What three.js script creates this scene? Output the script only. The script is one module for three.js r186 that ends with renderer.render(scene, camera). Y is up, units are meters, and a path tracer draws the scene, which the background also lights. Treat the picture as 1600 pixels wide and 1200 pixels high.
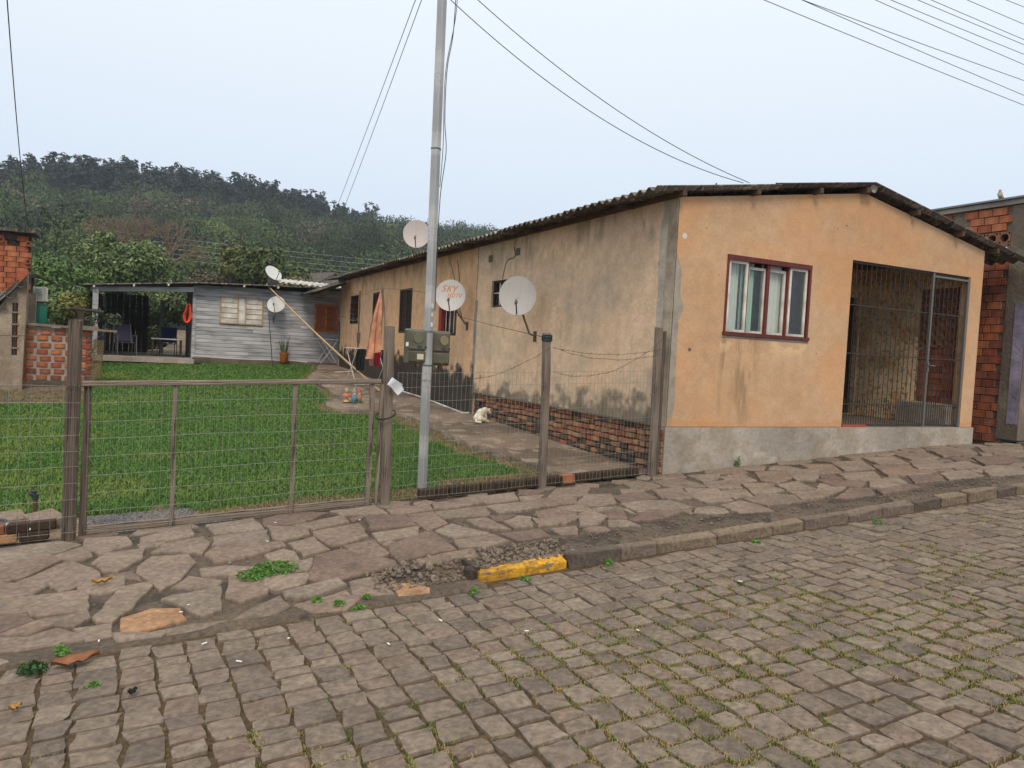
import * as THREE from 'three';
import { mergeGeometries, toCreasedNormals } from 'three/addons/utils/BufferGeometryUtils.js';
import { RoundedBoxGeometry } from 'three/addons/geometries/RoundedBoxGeometry.js';
import { MarchingCubes } from 'three/addons/objects/MarchingCubes.js';

// ------------------------------------------------------------------ camera, sky, sun, exposure
const scene = new THREE.Scene();
const camera = new THREE.PerspectiveCamera(54.8, 4 / 3, 0.05, 2000);
camera.rotation.order = 'YXZ';
camera.position.set(-5.7395, 0.8106, 7.1583);
camera.rotation.set(-0.0433, -0.4686, 0.0519);
const renderer = new THREE.WebGLRenderer({ antialias: true });
renderer.toneMapping = THREE.LinearToneMapping;
renderer.toneMappingExposure = 1.24;
renderer.shadowMap.enabled = true;
{ // pale overcast sky: slightly bluer towards the horizon, whiter above
  const W = 256, H = 128, d = new Float32Array(W * H * 4);
  for (let j = 0; j < H; j++) for (let i = 0; i < W; i++) {
    const el = ((j + 0.5) / H - 0.5) * Math.PI, k = (j * W + i) * 4;
    const e = Math.max(0, Math.sin(el)), t = Math.min(1, e * 1.35);
    d[k] = 0.54 + 0.32 * t; d[k + 1] = 0.638 + 0.262 * t; d[k + 2] = 0.785 + 0.10 * t; d[k + 3] = 1;
  }
  const t = new THREE.DataTexture(d, W, H, THREE.RGBAFormat, THREE.FloatType);
  t.mapping = THREE.EquirectangularReflectionMapping; t.magFilter = t.minFilter = THREE.LinearFilter; t.needsUpdate = true;
  scene.background = t; scene.environment = t;
}
const sunLight = new THREE.DirectionalLight(0xffeedd, 1.5);
sunLight.position.set(-22, 76, 62); sunLight.castShadow = true; sunLight.shadow.radius = 32;
sunLight.shadow.mapSize.set(2048, 2048);
Object.assign(sunLight.shadow.camera, { left: -45, right: 45, top: 45, bottom: -45, near: 1, far: 400 });
scene.add(sunLight);
scene.fog = new THREE.FogExp2(0xc3cfdd, 0.0006);

// ------------------------------------------------------------------ helpers
const PI = Math.PI, V3 = THREE.Vector3;
function rngOf(seed) { let a = seed >>> 0; return () => { a = (a + 0x6D2B79F5) | 0; let t = Math.imul(a ^ (a >>> 15), 1 | a); t = (t + Math.imul(t ^ (t >>> 7), 61 | t)) ^ t; return ((t ^ (t >>> 14)) >>> 0) / 4294967296; }; }
let R = rngOf(7);
const rr = (a, b) => a + (b - a) * R();
const clamp = (x, a = 0, b = 1) => Math.min(b, Math.max(a, x));
const lerp = (a, b, t) => a + (b - a) * t;
const sstep = (a, b, x) => { const t = clamp((x - a) / (b - a)); return t * t * (3 - 2 * t); };
function interp(tab, x) { if (x <= tab[0][0]) return tab[0][1]; for (let i = 1; i < tab.length; i++) if (x <= tab[i][0]) { const [a, p] = tab[i - 1], [b, q] = tab[i]; return p + (q - p) * (x - a) / (b - a); } return tab[tab.length - 1][1]; }
function hash(x, y, s) { let h = Math.imul(x | 0, 374761393) + Math.imul(y | 0, 668265263) + Math.imul(s | 0, 2147483647 ^ 0x5bd1e995); h = Math.imul(h ^ (h >>> 13), 1274126177); return ((h ^ (h >>> 16)) >>> 0) / 4294967296; }
function vn(x, y, s = 0, px = 0, py = 0) { // value noise, optionally periodic
  let xi = Math.floor(x), yi = Math.floor(y); const fx = x - xi, fy = y - yi, u = fx * fx * (3 - 2 * fx), w = fy * fy * (3 - 2 * fy);
  const m = (a, p) => p ? ((a % p) + p) % p : a;
  const a = hash(m(xi, px), m(yi, py), s), b = hash(m(xi + 1, px), m(yi, py), s), c = hash(m(xi, px), m(yi + 1, py), s), d = hash(m(xi + 1, px), m(yi + 1, py), s);
  return a + (b - a) * u + (c - a) * w + (a - b - c + d) * u * w;
}
function fbm(x, y, o = 4, s = 0, px = 0, py = 0) { let v = 0, a = 0.5, t = 0; for (let i = 0; i < o; i++) { v += a * vn(x, y, s + i * 17, px, py); t += a; x *= 2; y *= 2; px *= 2; py *= 2; a *= 0.5; } return v / t; }
function tex(w, h, fn, { sx = 1, sy = 1, ox = 0, oy = 0, srgb = true } = {}) { // fn(u,v) -> [r,g,b] 0..255 (or one number for relief)
  const d = new Uint8Array(w * h * 4);
  for (let j = 0; j < h; j++) for (let i = 0; i < w; i++) {
    const c = fn((i + 0.5) / w, (j + 0.5) / h), k = (j * w + i) * 4;
    if (typeof c === 'number') d[k] = d[k + 1] = d[k + 2] = clamp(c, 0, 1) * 255; else { d[k] = clamp(c[0], 0, 255); d[k + 1] = clamp(c[1], 0, 255); d[k + 2] = clamp(c[2], 0, 255); }
    d[k + 3] = 255;
  }
  const t = new THREE.DataTexture(d, w, h, THREE.RGBAFormat); t.magFilter = t.minFilter = THREE.LinearFilter;
  t.wrapS = t.wrapT = THREE.RepeatWrapping; if (srgb) t.colorSpace = THREE.SRGBColorSpace;
  t.repeat.set(1 / sx, 1 / sy); t.offset.set(ox, oy); t.needsUpdate = true; return t;
}
const mix3 = (a, b, t) => [a[0] + (b[0] - a[0]) * t, a[1] + (b[1] - a[1]) * t, a[2] + (b[2] - a[2]) * t];
const mul3 = (a, k) => [a[0] * k, a[1] * k, a[2] * k];
const std = (o) => new THREE.MeshStandardMaterial(Object.assign({ roughness: 0.9, metalness: 0 }, o));
const flat = (hex, rough = 0.8, metal = 0) => std({ color: hex, roughness: rough, metalness: metal });

const names = {};
function numbered(n) { if (!(n in names)) { names[n] = 0; return n; } return n + '_' + String(++names[n]).padStart(3, '0'); }
function tag(o, label, category, extra = {}) { o.userData.label = label; o.userData.category = category; Object.assign(o.userData, extra); return o; }
function thing(name, label, category, extra) { const g = new THREE.Group(); g.name = numbered(name); scene.add(g); return tag(g, label, category, extra); }
function mesh(name, geo, mat, parent, label) {
  const m = new THREE.Mesh(geo, mat); m.castShadow = m.receiveShadow = true;
  if (parent) { m.name = name; parent.add(m); if (label) m.userData.label = label; } else { m.name = numbered(name); scene.add(m); }
  return m;
}
function uvBox(g) { // uv in metres by dominant normal
  if (g.index) g = g.toNonIndexed();
  const p = g.attributes.position, n = p.count, uv = new Float32Array(n * 2), a = new V3(), b = new V3(), c = new V3(), e = new V3(), f = new V3();
  for (let i = 0; i < n; i += 3) {
    a.fromBufferAttribute(p, i); b.fromBufferAttribute(p, i + 1); c.fromBufferAttribute(p, i + 2);
    e.subVectors(b, a).cross(f.subVectors(c, a)); const ax = Math.abs(e.x), ay = Math.abs(e.y), az = Math.abs(e.z);
    [a, b, c].forEach((q, k) => { let u, v; if (ay >= ax && ay >= az) { u = q.x; v = q.z; } else if (ax >= az) { u = q.z; v = q.y; } else { u = q.x; v = q.y; } uv[(i + k) * 2] = u; uv[(i + k) * 2 + 1] = v; });
  }
  g.setAttribute('uv', new THREE.BufferAttribute(uv, 2)); return g;
}
function place(g, x = 0, y = 0, z = 0, ry = 0, rx = 0, rz = 0) { const m = new THREE.Matrix4().makeRotationFromEuler(new THREE.Euler(rx, ry, rz, 'YXZ')); m.setPosition(x, y, z); return g.applyMatrix4(m); }
const box = (w, h, d, x, y, z, ry = 0, rx = 0, rz = 0) => place(uvBox(new THREE.BoxGeometry(w, h, d)), x, y, z, ry, rx, rz);
const rbox = (w, h, d, r, x, y, z, ry = 0, rx = 0, rz = 0, seg = 1) => place(uvBox(new RoundedBoxGeometry(w, h, d, seg, r)), x, y, z, ry, rx, rz);
const cyl = (r0, r1, h, x, y, z, seg = 10, ry = 0, rx = 0, rz = 0) => place(uvBox(new THREE.CylinderGeometry(r1, r0, h, seg)), x, y, z, ry, rx, rz);
function bar(a, b, r, seg = 6, r2 = r) { // round bar between two points
  a = new V3(...a); b = new V3(...b); const d = b.clone().sub(a), L = d.length();
  const g = uvBox(new THREE.CylinderGeometry(r2, r, L, seg)); const q = new THREE.Quaternion().setFromUnitVectors(new V3(0, 1, 0), d.normalize());
  return g.applyQuaternion(q).translate((a.x + b.x) / 2, (a.y + b.y) / 2, (a.z + b.z) / 2);
}
function tube(pts, r, n = 24, seg = 5, closed = false) { const c = new THREE.CatmullRomCurve3(pts.map(p => new V3(...p)), closed); const g = new THREE.TubeGeometry(c, n, r, seg, closed); return g.toNonIndexed(); }
function strip(g) { for (const k of Object.keys(g.attributes)) if (!['position', 'normal', 'uv', 'color'].includes(k)) g.deleteAttribute(k); return g.index ? g.toNonIndexed() : g; }
const merge = (gs) => mergeGeometries(gs.map(strip), false);
function geoFrom(pos, { uvs, cols, smooth } = {}) { const g = new THREE.BufferGeometry(); g.setAttribute('position', new THREE.Float32BufferAttribute(pos, 3)); if (uvs) g.setAttribute('uv', new THREE.Float32BufferAttribute(uvs, 2)); if (cols) g.setAttribute('color', new THREE.Float32BufferAttribute(cols, 3)); g.computeVertexNormals(); return g; }
function gridGeo(nx, nz, fn, uvfn) { // indexed sheet, smooth normals
  const pos = [], uv = [], idx = [];
  for (let j = 0; j <= nz; j++) for (let i = 0; i <= nx; i++) { const p = fn(i / nx, j / nz); pos.push(...p); const q = uvfn ? uvfn(p, i / nx, j / nz) : [p[0], p[2]]; uv.push(...q); }
  for (let j = 0; j < nz; j++) for (let i = 0; i < nx; i++) { const a = j * (nx + 1) + i, b = a + 1, c = a + nx + 1, d = c + 1; idx.push(a, c, b, b, c, d); }
  const g = new THREE.BufferGeometry(); g.setAttribute('position', new THREE.Float32BufferAttribute(pos, 3)); g.setAttribute('uv', new THREE.Float32BufferAttribute(uv, 2)); g.setIndex(idx); g.computeVertexNormals(); return g;
}
function wallGeo(outline, holes, depth) { // shape in metres with rectangular openings
  const s = new THREE.Shape(outline.map(p => new THREE.Vector2(...p)));
  for (const h of holes) { const q = h.length === 4 && typeof h[0] === 'number' ? [[h[0], h[1]], [h[2], h[1]], [h[2], h[3]], [h[0], h[3]]] : h; s.holes.push(new THREE.Path(q.map(p => new THREE.Vector2(...p)))); }
  return strip(new THREE.ExtrudeGeometry(s, { depth, bevelEnabled: false }));
}

// ------------------------------------------------------------------ lie of the land
const S = (x) => { const c = clamp(x, -40, 30); return c < 5 ? -0.574 + 0.0579 * c : -0.2845 + 0.02 * (c - 5); };   // street rises to the right
const swY = (x, z) => S(x) - 0.10 * Math.max((1 - sstep(-4.6, -3.5, x)) * sstep(0.5, 2.45, z), x < -3.45 ? sstep(1.97, 2.12, z) * 0.95 : x < -2.6 ? 0.3 * sstep(1.9, 2.1, z) : 0);                               // pavement, ramped down at the gate
const roadY = (x, z) => S(x) - 0.11 + 0.012 * (clamp(z, 2, 6.5) - 2.3);
const H0 = [[-400, 2], [-70, 1.5], [-30, 0.4], [-17, 0.11], [-14, -0.03], [-10.5, -0.27], [-4.8, -0.44], [-2, -0.54], [0, -0.575]];
const yardY = (x, z) => interp(H0, z) + clamp(x, -16, 0) * lerp(0.058, 0.02, clamp(-z / 16));
const EDGE = [[-17.4, -0.45], [-15, -1.0], [-12.9, -1.71], [-11, -1.6], [-9, -1.75], [-8.4, -2.2], [-7.8, -2.34], [-7.2, -2.26], [-6.75, -1.96], [-6.65, -1.35], [-5.8, -1.2], [-3.85, -1.27], [-2.5, -1.3], [-1.8, -1.15], [-0.12, -1.0]];
const pathX = (z) => interp(EDGE, z);
// ------------------------------------------------------------------ materials
const T = {};
T.rockBump = tex(512, 512, (u, v) => 0.55 * fbm(u * 8, v * 8, 5, 3, 8, 8) + 0.45 * fbm(u * 40, v * 40, 3, 9, 40, 40), { sx: 1.1, sy: 1.1, srgb: false });
T.rock = tex(512, 512, (u, v) => { const a = fbm(u * 6, v * 6, 5, 21, 6, 6), b = fbm(u * 50, v * 50, 3, 5, 50, 50), c = sstep(0.62, 0.75, fbm(u * 11, v * 11, 4, 77, 11, 11)); return mul3(mix3([238, 232, 226], [250, 244, 232], c), 0.80 + 0.24 * a + 0.34 * (b - 0.5)); }, { sx: 1.3, sy: 1.3 });
T.soil = tex(512, 512, (u, v) => { const a = fbm(u * 5, v * 5, 5, 31, 5, 5), b = fbm(u * 70, v * 70, 2, 33, 70, 70); return mul3(mix3([112, 92, 70], [138, 120, 96], a), 0.72 + 0.5 * b); }, { sx: 1.4, sy: 1.4 });
T.soilBump = tex(512, 512, (u, v) => fbm(u * 60, v * 60, 3, 12, 60, 60), { sx: 1.4, sy: 1.4, srgb: false });
T.mortar = tex(512, 512, (u, v) => { const a = fbm(u * 5, v * 5, 5, 41, 5, 5), b = fbm(u * 80, v * 80, 2, 43, 80, 80), m = sstep(0.55, 0.7, fbm(u * 7, v * 7, 4, 47, 7, 7)); return mul3(mix3([98, 84, 70], [70, 60, 50], m), 0.58 + 0.28 * a + 0.4 * b); }, { sx: 1.7, sy: 1.7 });
T.concrete = tex(512, 512, (u, v) => { const a = fbm(u * 4, v * 4, 5, 51, 4, 4), b = fbm(u * 60, v * 60, 2, 53, 60, 60), c = sstep(0.56, 0.72, fbm(u * 5, v * 5, 5, 57, 5, 5)), d = sstep(0.52, 0.75, fbm(u * 9, v * 9, 5, 59, 9, 9)); let q = mix3([164, 154, 142], [186, 177, 164], c); q = mix3(q, [136, 122, 102], 0.5 * d); return mul3(q, 0.78 + 0.3 * a + 0.12 * b); }, { sx: 2.3, sy: 2.3 });
T.concreteBump = tex(256, 256, (u, v) => fbm(u * 24, v * 24, 4, 61, 24, 24), { sx: 0.8, sy: 0.8, srgb: false });
T.pathC = tex(1024, 1024, (u, v) => { const a = fbm(u * 6, v * 6, 5, 151, 6, 6), b = fbm(u * 90, v * 90, 2, 153, 90, 90), c = sstep(0.58, 0.66, fbm(u * 13, v * 9, 5, 157, 13, 9)), d = sstep(0.5, 0.62, fbm(u * 4, v * 4, 5, 159, 4, 4)); let q = mix3([126, 109, 92], [98, 84, 70], d); q = mix3(q, [164, 148, 128], c * 0.6); return mul3(q, 0.74 + 0.25 * a + 0.3 * b); }, { sx: 2.6, sy: 2.6 });
function woodTex(base, dark, seed, vertical, sx, sy) { const f = (u, v) => { const w = fbm(u * 3, v * 2, 3, seed, 3, 2), g = fbm(u * 46 + w * 2, v * 3, 4, seed + 3, 0, 3), c = sstep(0.62, 0.74, fbm(u * 60, v * 4, 3, seed + 9, 60, 4)); return mul3(mix3(mix3(base, dark, g), mul3(dark, 0.55), c * 0.8), 0.8 + 0.35 * w); }; return tex(256, 512, vertical ? f : (u, v) => f(v, u), { sx, sy }); }
T.woodBumpV = tex(256, 256, (u, v) => fbm(u * 40, v * 3, 4, 71, 40, 3), { sx: 0.35, sy: 0.9, srgb: false });
T.woodBumpH = tex(256, 256, (u, v) => fbm(u * 3, v * 40, 4, 71, 3, 40), { sx: 0.9, sy: 0.35, srgb: false });
T.stucco = tex(512, 512, (u, v) => 0.5 * fbm(u * 40, v * 34, 3, 81, 40, 34) + 0.5 * fbm(u * 110, v * 110, 2, 83, 110, 110), { sx: 0.9, sy: 0.9, srgb: false });
// street front of the house, 6.1 x 4 m, stains where the photograph shows them
T.facade = tex(1152, 768, (u, v) => {
  const x = u * 6.2, y = v * 4 - 0.7; const a = fbm(x * 0.9, y * 0.9, 5, 91), b = fbm(x * 9, y * 9, 3, 93), g = fbm(x * 60, y * 60, 2, 95);
  let c = mix3([195, 156, 119], [202, 166, 131], sstep(0.35, 0.7, a)); c = mul3(c, 0.90 + 0.1 * b + 0.09 * g);
  c = mix3(c, [214, 150, 92], 0.3 * sstep(0.42, 0.72, fbm(x * 1.4 + 9, y * 2.2, 5, 97)));   // ochre weathering
  const drip = fbm(x * 10, y * 2.2, 5, 99); const below = y < 1.13 && x > 0.78 && x < 2.3 ? 1 : 0;                   // run-off below the sill
  if (below) { const w = clamp(1 - Math.abs(x - 1.2) / 0.28) * 1.0 + clamp(1 - Math.abs(x - 0.86) / 0.1) * 0.7; const len = sstep(-0.1, 0.6, (y - 0.0) + 0.5 * (drip - 0.5)); c = mix3(c, [150, 124, 92], clamp(w * len * sstep(0.36, 0.62, drip) * 1.1, 0, 0.75)); c = mix3(c, [226, 196, 150], 0.55 * sstep(0.5, 0.6, fbm(x * 7, y * 9, 4, 98)) * sstep(0.85, 1.05, y)); }
  const ex = 0.10 + 0.05 * (fbm(3, y * 3, 4, 101) - 0.5) + 0.07 * sstep(0.2, 0.0, Math.abs(y - 1.45)) - 0.1 * sstep(1.9, 2.2, y); if (x < ex) c = mul3([158, 148, 134], 0.85 + 0.3 * b);
  for (const [sx, sy, r] of [[0.3, 0.95, 0.022], [0.45, 2.45, 0.012], [2.75, 2.72, 0.012], [2.92, 2.78, 0.011], [0.7, 1.9, 0.009], [2.5, 1.0, 0.009], [0.12, 2.32, 0.03]]) { const dd = Math.hypot(x - sx, y - sy) + (b - 0.5) * r; if (dd < r) c = sx === 0.12 ? [214, 206, 194] : mul3([120, 108, 96], 0.9); }
  if (y < 0.06 + 0.12 * (fbm(x * 4, 2, 4, 103) - 0.4)) c = mix3(c, [196, 140, 92], 0.45);
  return c;
}, { sx: 6.2, sy: 4, oy: 0.7 / 4 });
// long wall, 16.8 x 3.6 m: grey render in front, old peach paint further back, mould along the foot
T.side = tex(1600, 448, (u, v) => {
  const s = u * 16.8, y = v * 3.6 - 0.75; const a = fbm(s * 0.7, y * 0.8, 5, 111), b = fbm(s * 8, y * 8, 3, 113), st = fbm(s * 7, y * 0.45, 4, 115), g = fbm(s * 40, y * 40, 2, 116);
  const front = s < 5.88 + 0.06 * (fbm(1, y * 4, 3, 117) - 0.5);
  let c = front ? mix3([233, 195, 158], [222, 188, 156], sstep(0.4, 0.65, a)) : mix3([226, 178, 134], [216, 174, 136], sstep(0.35, 0.65, a));
  if (front) { c = mix3(c, [228, 196, 164], 0.8 * sstep(0.5, 0.6, fbm(s * 1.1 + 3, y * 0.6 + 1, 4, 119)) * (y < 1.1 ? 1 : 0.5)); c = mix3(c, [190, 172, 150], 0.45 * sstep(0.56, 0.7, fbm(s * 0.5, y * 1.2 + 5, 5, 121)) ); }
  c = mul3(c, 0.86 + 0.16 * b + 0.1 * g);
  c = mix3(c, mul3(c, 0.84), 0.5 * sstep(0.5, 0.75, st) * sstep(0.35, 0.6, fbm(s * 3, y * 1.2, 3, 123)));                // rain streaks
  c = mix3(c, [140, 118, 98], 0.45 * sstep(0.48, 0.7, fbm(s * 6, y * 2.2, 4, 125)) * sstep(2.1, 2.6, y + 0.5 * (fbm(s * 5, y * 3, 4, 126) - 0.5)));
  if (s < 0.3 + 0.1 * (fbm(0, y * 3, 4, 127) - 0.5)) c = mul3([184, 172, 156], 0.82 + 0.3 * b);
  const ck = 5.87 + 0.05 * (fbm(5, y * 3, 3, 129) - 0.5); if (Math.abs(s - ck) < (y < 1.75 ? 0.05 + 0.02 * b : 0.012)) c = y < 1.75 ? mul3([146, 138, 128], 0.75 + 0.4 * b) : [110, 92, 76];
  if (Math.abs(s - 6.6 - (y - 0.4) * 0.12) < 0.3 * clamp((1.0 - y) / 0.8) * (0.6 + 0.8 * fbm(s * 6, y * 6, 3, 131)) && y < 0.95) c = mix3(c, [205, 186, 160], 0.75 * sstep(0.4, 0.55, b));
  const mh = front ? 0.10 + 0.30 * fbm(s * 2.2, 0.3, 4, 133) * sstep(3.4, 0.8, s) : 0.42 + 0.5 * (fbm(s * 1.2, 0.3, 4, 133) - 0.3) - 0.2 * sstep(9, 6, s);
  const m = sstep(-0.12, 0.12, mh - y + 0.62 * (fbm(s * 6, y * 6, 5, 135) - 0.5)); c = mix3(c, mul3(front ? [84, 78, 66] : [50, 43, 36], 0.75 + 0.5 * b), m * (front ? 0.62 : 0.94));
  return c;
}, { sx: 16.8, sy: 3.6, oy: 0.75 / 3.6 });
T.asb = tex(512, 512, (u, v) => { const a = fbm(u * 5, v * 5, 5, 161, 5, 5), b = fbm(u * 60, v * 60, 2, 163, 60, 60), c = sstep(0.55, 0.68, fbm(u * 16, v * 16, 4, 165, 16, 16)), d = sstep(0.6, 0.7, fbm(u * 26, v * 26, 3, 167, 26, 26)); let q = mix3([108, 102, 94], [70, 64, 58], c); q = mix3(q, [176, 170, 158], d * 0.75); return mul3(q, 0.75 + 0.3 * a + 0.2 * b); }, { sx: 1.6, sy: 1.6 });
T.brick = tex(256, 256, (u, v) => { const a = fbm(u * 5, v * 5, 4, 171, 5, 5), b = fbm(u * 40, v * 40, 2, 173, 40, 40); return mul3([235, 228, 222], 0.72 + 0.3 * a + 0.2 * b); }, { sx: 0.5, sy: 0.5 });
T.tileGroove = tex(64, 256, (u, v) => 0.5 + 0.5 * Math.sign(Math.sin(v * PI * 16)) * 0.9, { sx: 0.24, sy: 0.24, srgb: false });
T.galv = tex(256, 512, (u, v) => { const a = fbm(u * 6, v * 10, 4, 181, 6, 10), b = sstep(0.5, 0.6, fbm(u * 3, v * 14, 4, 183, 3, 14)); return mul3(mix3([172, 173, 172], [190, 190, 188], b), 0.86 + 0.22 * a); }, { sx: 0.5, sy: 1.6 });
T.ribs = tex(256, 8, (u) => 0.5 + 0.5 * Math.sin(u * PI * 2 * 24), { sx: 0.3, sy: 0.3, srgb: false });
T.leafy = tex(256, 256, (u, v) => { const a = fbm(u * 8, v * 8, 4, 191, 8, 8); return mul3([230, 235, 220], 0.7 + 0.45 * a); }, { sx: 0.5, sy: 0.5 });
T.ply = tex(256, 256, (u, v) => { const a = fbm(u * 8, v * 8, 5, 195, 8, 8); return mul3([230, 228, 224], 0.66 + 0.5 * a); }, { sx: 1.5, sy: 1.5 });

const bumped = (o, b, s) => std(Object.assign(o, { bumpMap: b, bumpScale: s }));
const M = {};
M.soil = bumped({ map: T.soil }, T.soilBump, 0.02);
M.mortar = bumped({ map: T.mortar }, T.soilBump, 0.012);
M.jointSoil = bumped({ map: T.soil, color: 0xaaa088 }, T.soilBump, 0.015);
M.cobble = [0x8a7d71, 0x84776c, 0x8f8275, 0x7e7268, 0x8a7a6d, 0x918477].map(c => bumped({ map: T.rock, color: c, roughness: 0.92 }, T.rockBump, 0.03));
M.cobbleV = bumped({ map: T.rock, vertexColors: true, roughness: 0.92 }, T.rockBump, 0.03);
M.flag = [0x938476, 0x8d7e72, 0x998a7c, 0x837066, 0x928072, 0x96897c].map(c => bumped({ map: T.rock, color: c }, T.rockBump, 0.008));
M.flagRed = bumped({ map: T.rock, color: 0xb8906e }, T.rockBump, 0.008);
M.kerb = [0x7d7066, 0x655b53, 0x867867].map(c => bumped({ map: T.rock, color: c }, T.rockBump, 0.02));
M.kerbYellow = bumped({ map: tex(512, 256, (u, v) => { const c = sstep(0.60, 0.66, fbm(u * 12, v * 8, 5, 201)), g = fbm(u * 40, v * 30, 3, 203); return mul3(mix3(mix3([214, 158, 38], [176, 130, 48], sstep(0.4, 0.65, fbm(u * 9, v * 9, 4, 207))), [138, 118, 92], c), 0.72 + 0.4 * g); }, { sx: 0.8, sy: 0.4 }) }, T.rockBump, 0.012);
M.concrete = bumped({ map: T.concrete }, T.concreteBump, 0.006);
M.concreteDark = bumped({ map: T.concrete, color: 0xb4aca2 }, T.concreteBump, 0.008);
M.path = bumped({ map: T.pathC }, T.soilBump, 0.008);
M.facade = bumped({ map: T.facade, roughness: 0.95 }, T.stucco, 0.0045);
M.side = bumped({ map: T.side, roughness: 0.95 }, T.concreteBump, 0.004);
M.asb = bumped({ map: T.asb }, T.concreteBump, 0.004);
M.asbDark = [0xffffff, 0xd8d4d0, 0xb9b4ae].map(c => bumped({ map: T.asb, color: c }, T.concreteBump, 0.004));
M.wood = bumped({ map: woodTex([156, 140, 124], [96, 84, 74], 211, true, 0.35, 0.9) }, T.woodBumpV, 0.012);
M.woodH = bumped({ map: woodTex([160, 142, 126], [104, 90, 78], 213, false, 0.9, 0.35) }, T.woodBumpH, 0.01);
M.woodDark = bumped({ map: woodTex([122, 106, 92], [72, 62, 54], 217, true, 0.35, 0.9) }, T.woodBumpV, 0.012);
M.beam = bumped({ map: woodTex([112, 88, 66], [74, 56, 42], 219, false, 0.9, 0.35) }, T.woodBumpH, 0.006);
M.bamboo = bumped({ map: woodTex([206, 176, 128], [170, 138, 92], 221, true, 0.3, 1.1), roughness: 0.6 }, T.woodBumpV, 0.002);
M.redWood = bumped({ map: woodTex([126, 46, 30], [94, 32, 22], 223, true, 0.35, 0.9), roughness: 0.6 }, T.woodBumpV, 0.003);
M.brownWood = bumped({ map: woodTex([84, 68, 58], [54, 42, 36], 225, false, 0.9, 0.35), roughness: 0.8 }, T.woodBumpH, 0.004);
M.orangeWood = bumped({ map: woodTex([226, 132, 62], [200, 108, 46], 227, false, 0.9, 0.35), roughness: 0.6 }, T.woodBumpH, 0.003);
M.grayBoard = [0xbcbcbe, 0xb2b3b6, 0xc4c4c5].map((c, i) => bumped({ map: woodTex([240, 240, 240], [222, 221, 220], 231 + i * 4, false, 1.6, 0.5), color: c, roughness: 0.75 }, T.woodBumpH, 0.006));
M.white = bumped({ map: T.ply, color: 0xe8e4dc, roughness: 0.6 }, T.concreteBump, 0.001);
M.whiteDirty = bumped({ map: T.ply, color: 0xf0ece4, roughness: 0.75 }, T.woodBumpV, 0.004);
M.gateSteel = flat(0x6e6c66, 0.5, 0.3);
M.galv = std({ map: T.galv, roughness: 0.5, metalness: 0.25 });
M.steel = flat(0x7d8284, 0.5, 0.6);
M.bars = flat(0x3c3934, 0.55, 0.3);
M.wire = flat(0x9c9d95, 0.5, 0.5);
M.rust = flat(0x5a4636, 0.85, 0.2);
M.cable = flat(0x2c2e30, 0.7);
M.cableGrey = flat(0x5a6064, 0.7);
M.dark = flat(0x171513, 0.9);
M.black = flat(0x1b1b1c, 0.6);
M.glass = new THREE.MeshPhysicalMaterial({ color: 0xf2f6f3, roughness: 0.15, transmission: 1, thickness: 0, ior: 1.5, bumpMap: T.ribs, bumpScale: 0.0015 });
M.glassPlain = new THREE.MeshPhysicalMaterial({ color: 0xd8e0de, roughness: 0.05, transmission: 1, thickness: 0, ior: 1.5 });
const brickM = (hexes, bump) => hexes.map(c => bumped({ map: T.brick, color: c }, bump || T.concreteBump, bump ? 0.006 : 0.006));
M.oldBrick = brickM([0xac7150, 0xa0664a, 0xb48a62, 0x8f5d46, 0xa67e5a, 0x6a5848, 0x54483e]);
M.hollow = brickM([0xc4764e, 0xb96c48, 0xcb8258, 0xac6044, 0xc07852], T.tileGroove);
M.hollowDark = brickM([0xa5664e, 0x995d48, 0xaf6f56, 0x8d5542], T.tileGroove);
M.cobogo = bumped({ map: T.brick, color: 0x9c6f56 }, T.concreteBump, 0.003);

// ------------------------------------------------------------------ ground
const ground = mesh('ground', gridGeo(120, 150, (u, v) => {
  const x = u < 0.15 ? lerp(-160, -20, u / 0.15) : u > 0.85 ? lerp(20, 160, (u - 0.85) / 0.15) : lerp(-20, 20, (u - 0.15) / 0.7);
  const z = v < 0.7 ? lerp(-72, -0.02, Math.pow(v / 0.7, 0.6)) : lerp(-0.02, 160, Math.pow((v - 0.7) / 0.3, 2.2));
  const y = z < -0.01 ? Math.min(yardY(x, z) - 0.09, 9) : lerp(yardY(x, 0) - 0.09, S(x) - 0.22, sstep(-0.02, 0.2, z));
  return [x, y, z];
}), M.soil);
tag(ground, 'bare brown earth under the yard and street', 'ground', { kind: 'structure' });
const pad = (x0, x1, z0, z1, nx, nz, fn) => gridGeo(nx, nz, (u, v) => { const x = lerp(x0, x1, u), z = lerp(z0, z1, v); return [x, fn(x, z), z]; });
const road = mesh('road', pad(-30, 30, 2.2, 14, 80, 30, (x, z) => roadY(x, z) - 0.014), M.jointSoil); tag(road, 'cobbled street of brown grey stones with grassy joints', 'road', { kind: 'structure' });
const sidewalk = mesh('pavement', mergeGeometries([gridGeo(100, 44, (u, v) => { const x = lerp(-30, -3.451, Math.sqrt(u)), z = lerp(-0.05, 2.455, v); return [x, swY(x, z) - 0.02 + 0.012 * sstep(2.15, 2.3, z) - 0.05 * sstep(2.42, 2.455, z), z]; }), gridGeo(110, 60, (u, v) => { const x = lerp(-3.449, 30, u * u), z = lerp(-0.05, 2.24, v); return [x, swY(x, z) - 0.018 - 0.056 * sstep(2.172, 2.195, z), z]; })], false), M.mortar); tag(sidewalk, 'crazy paved footpath of irregular flagstones beside the street', 'pavement', { kind: 'structure' });

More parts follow.
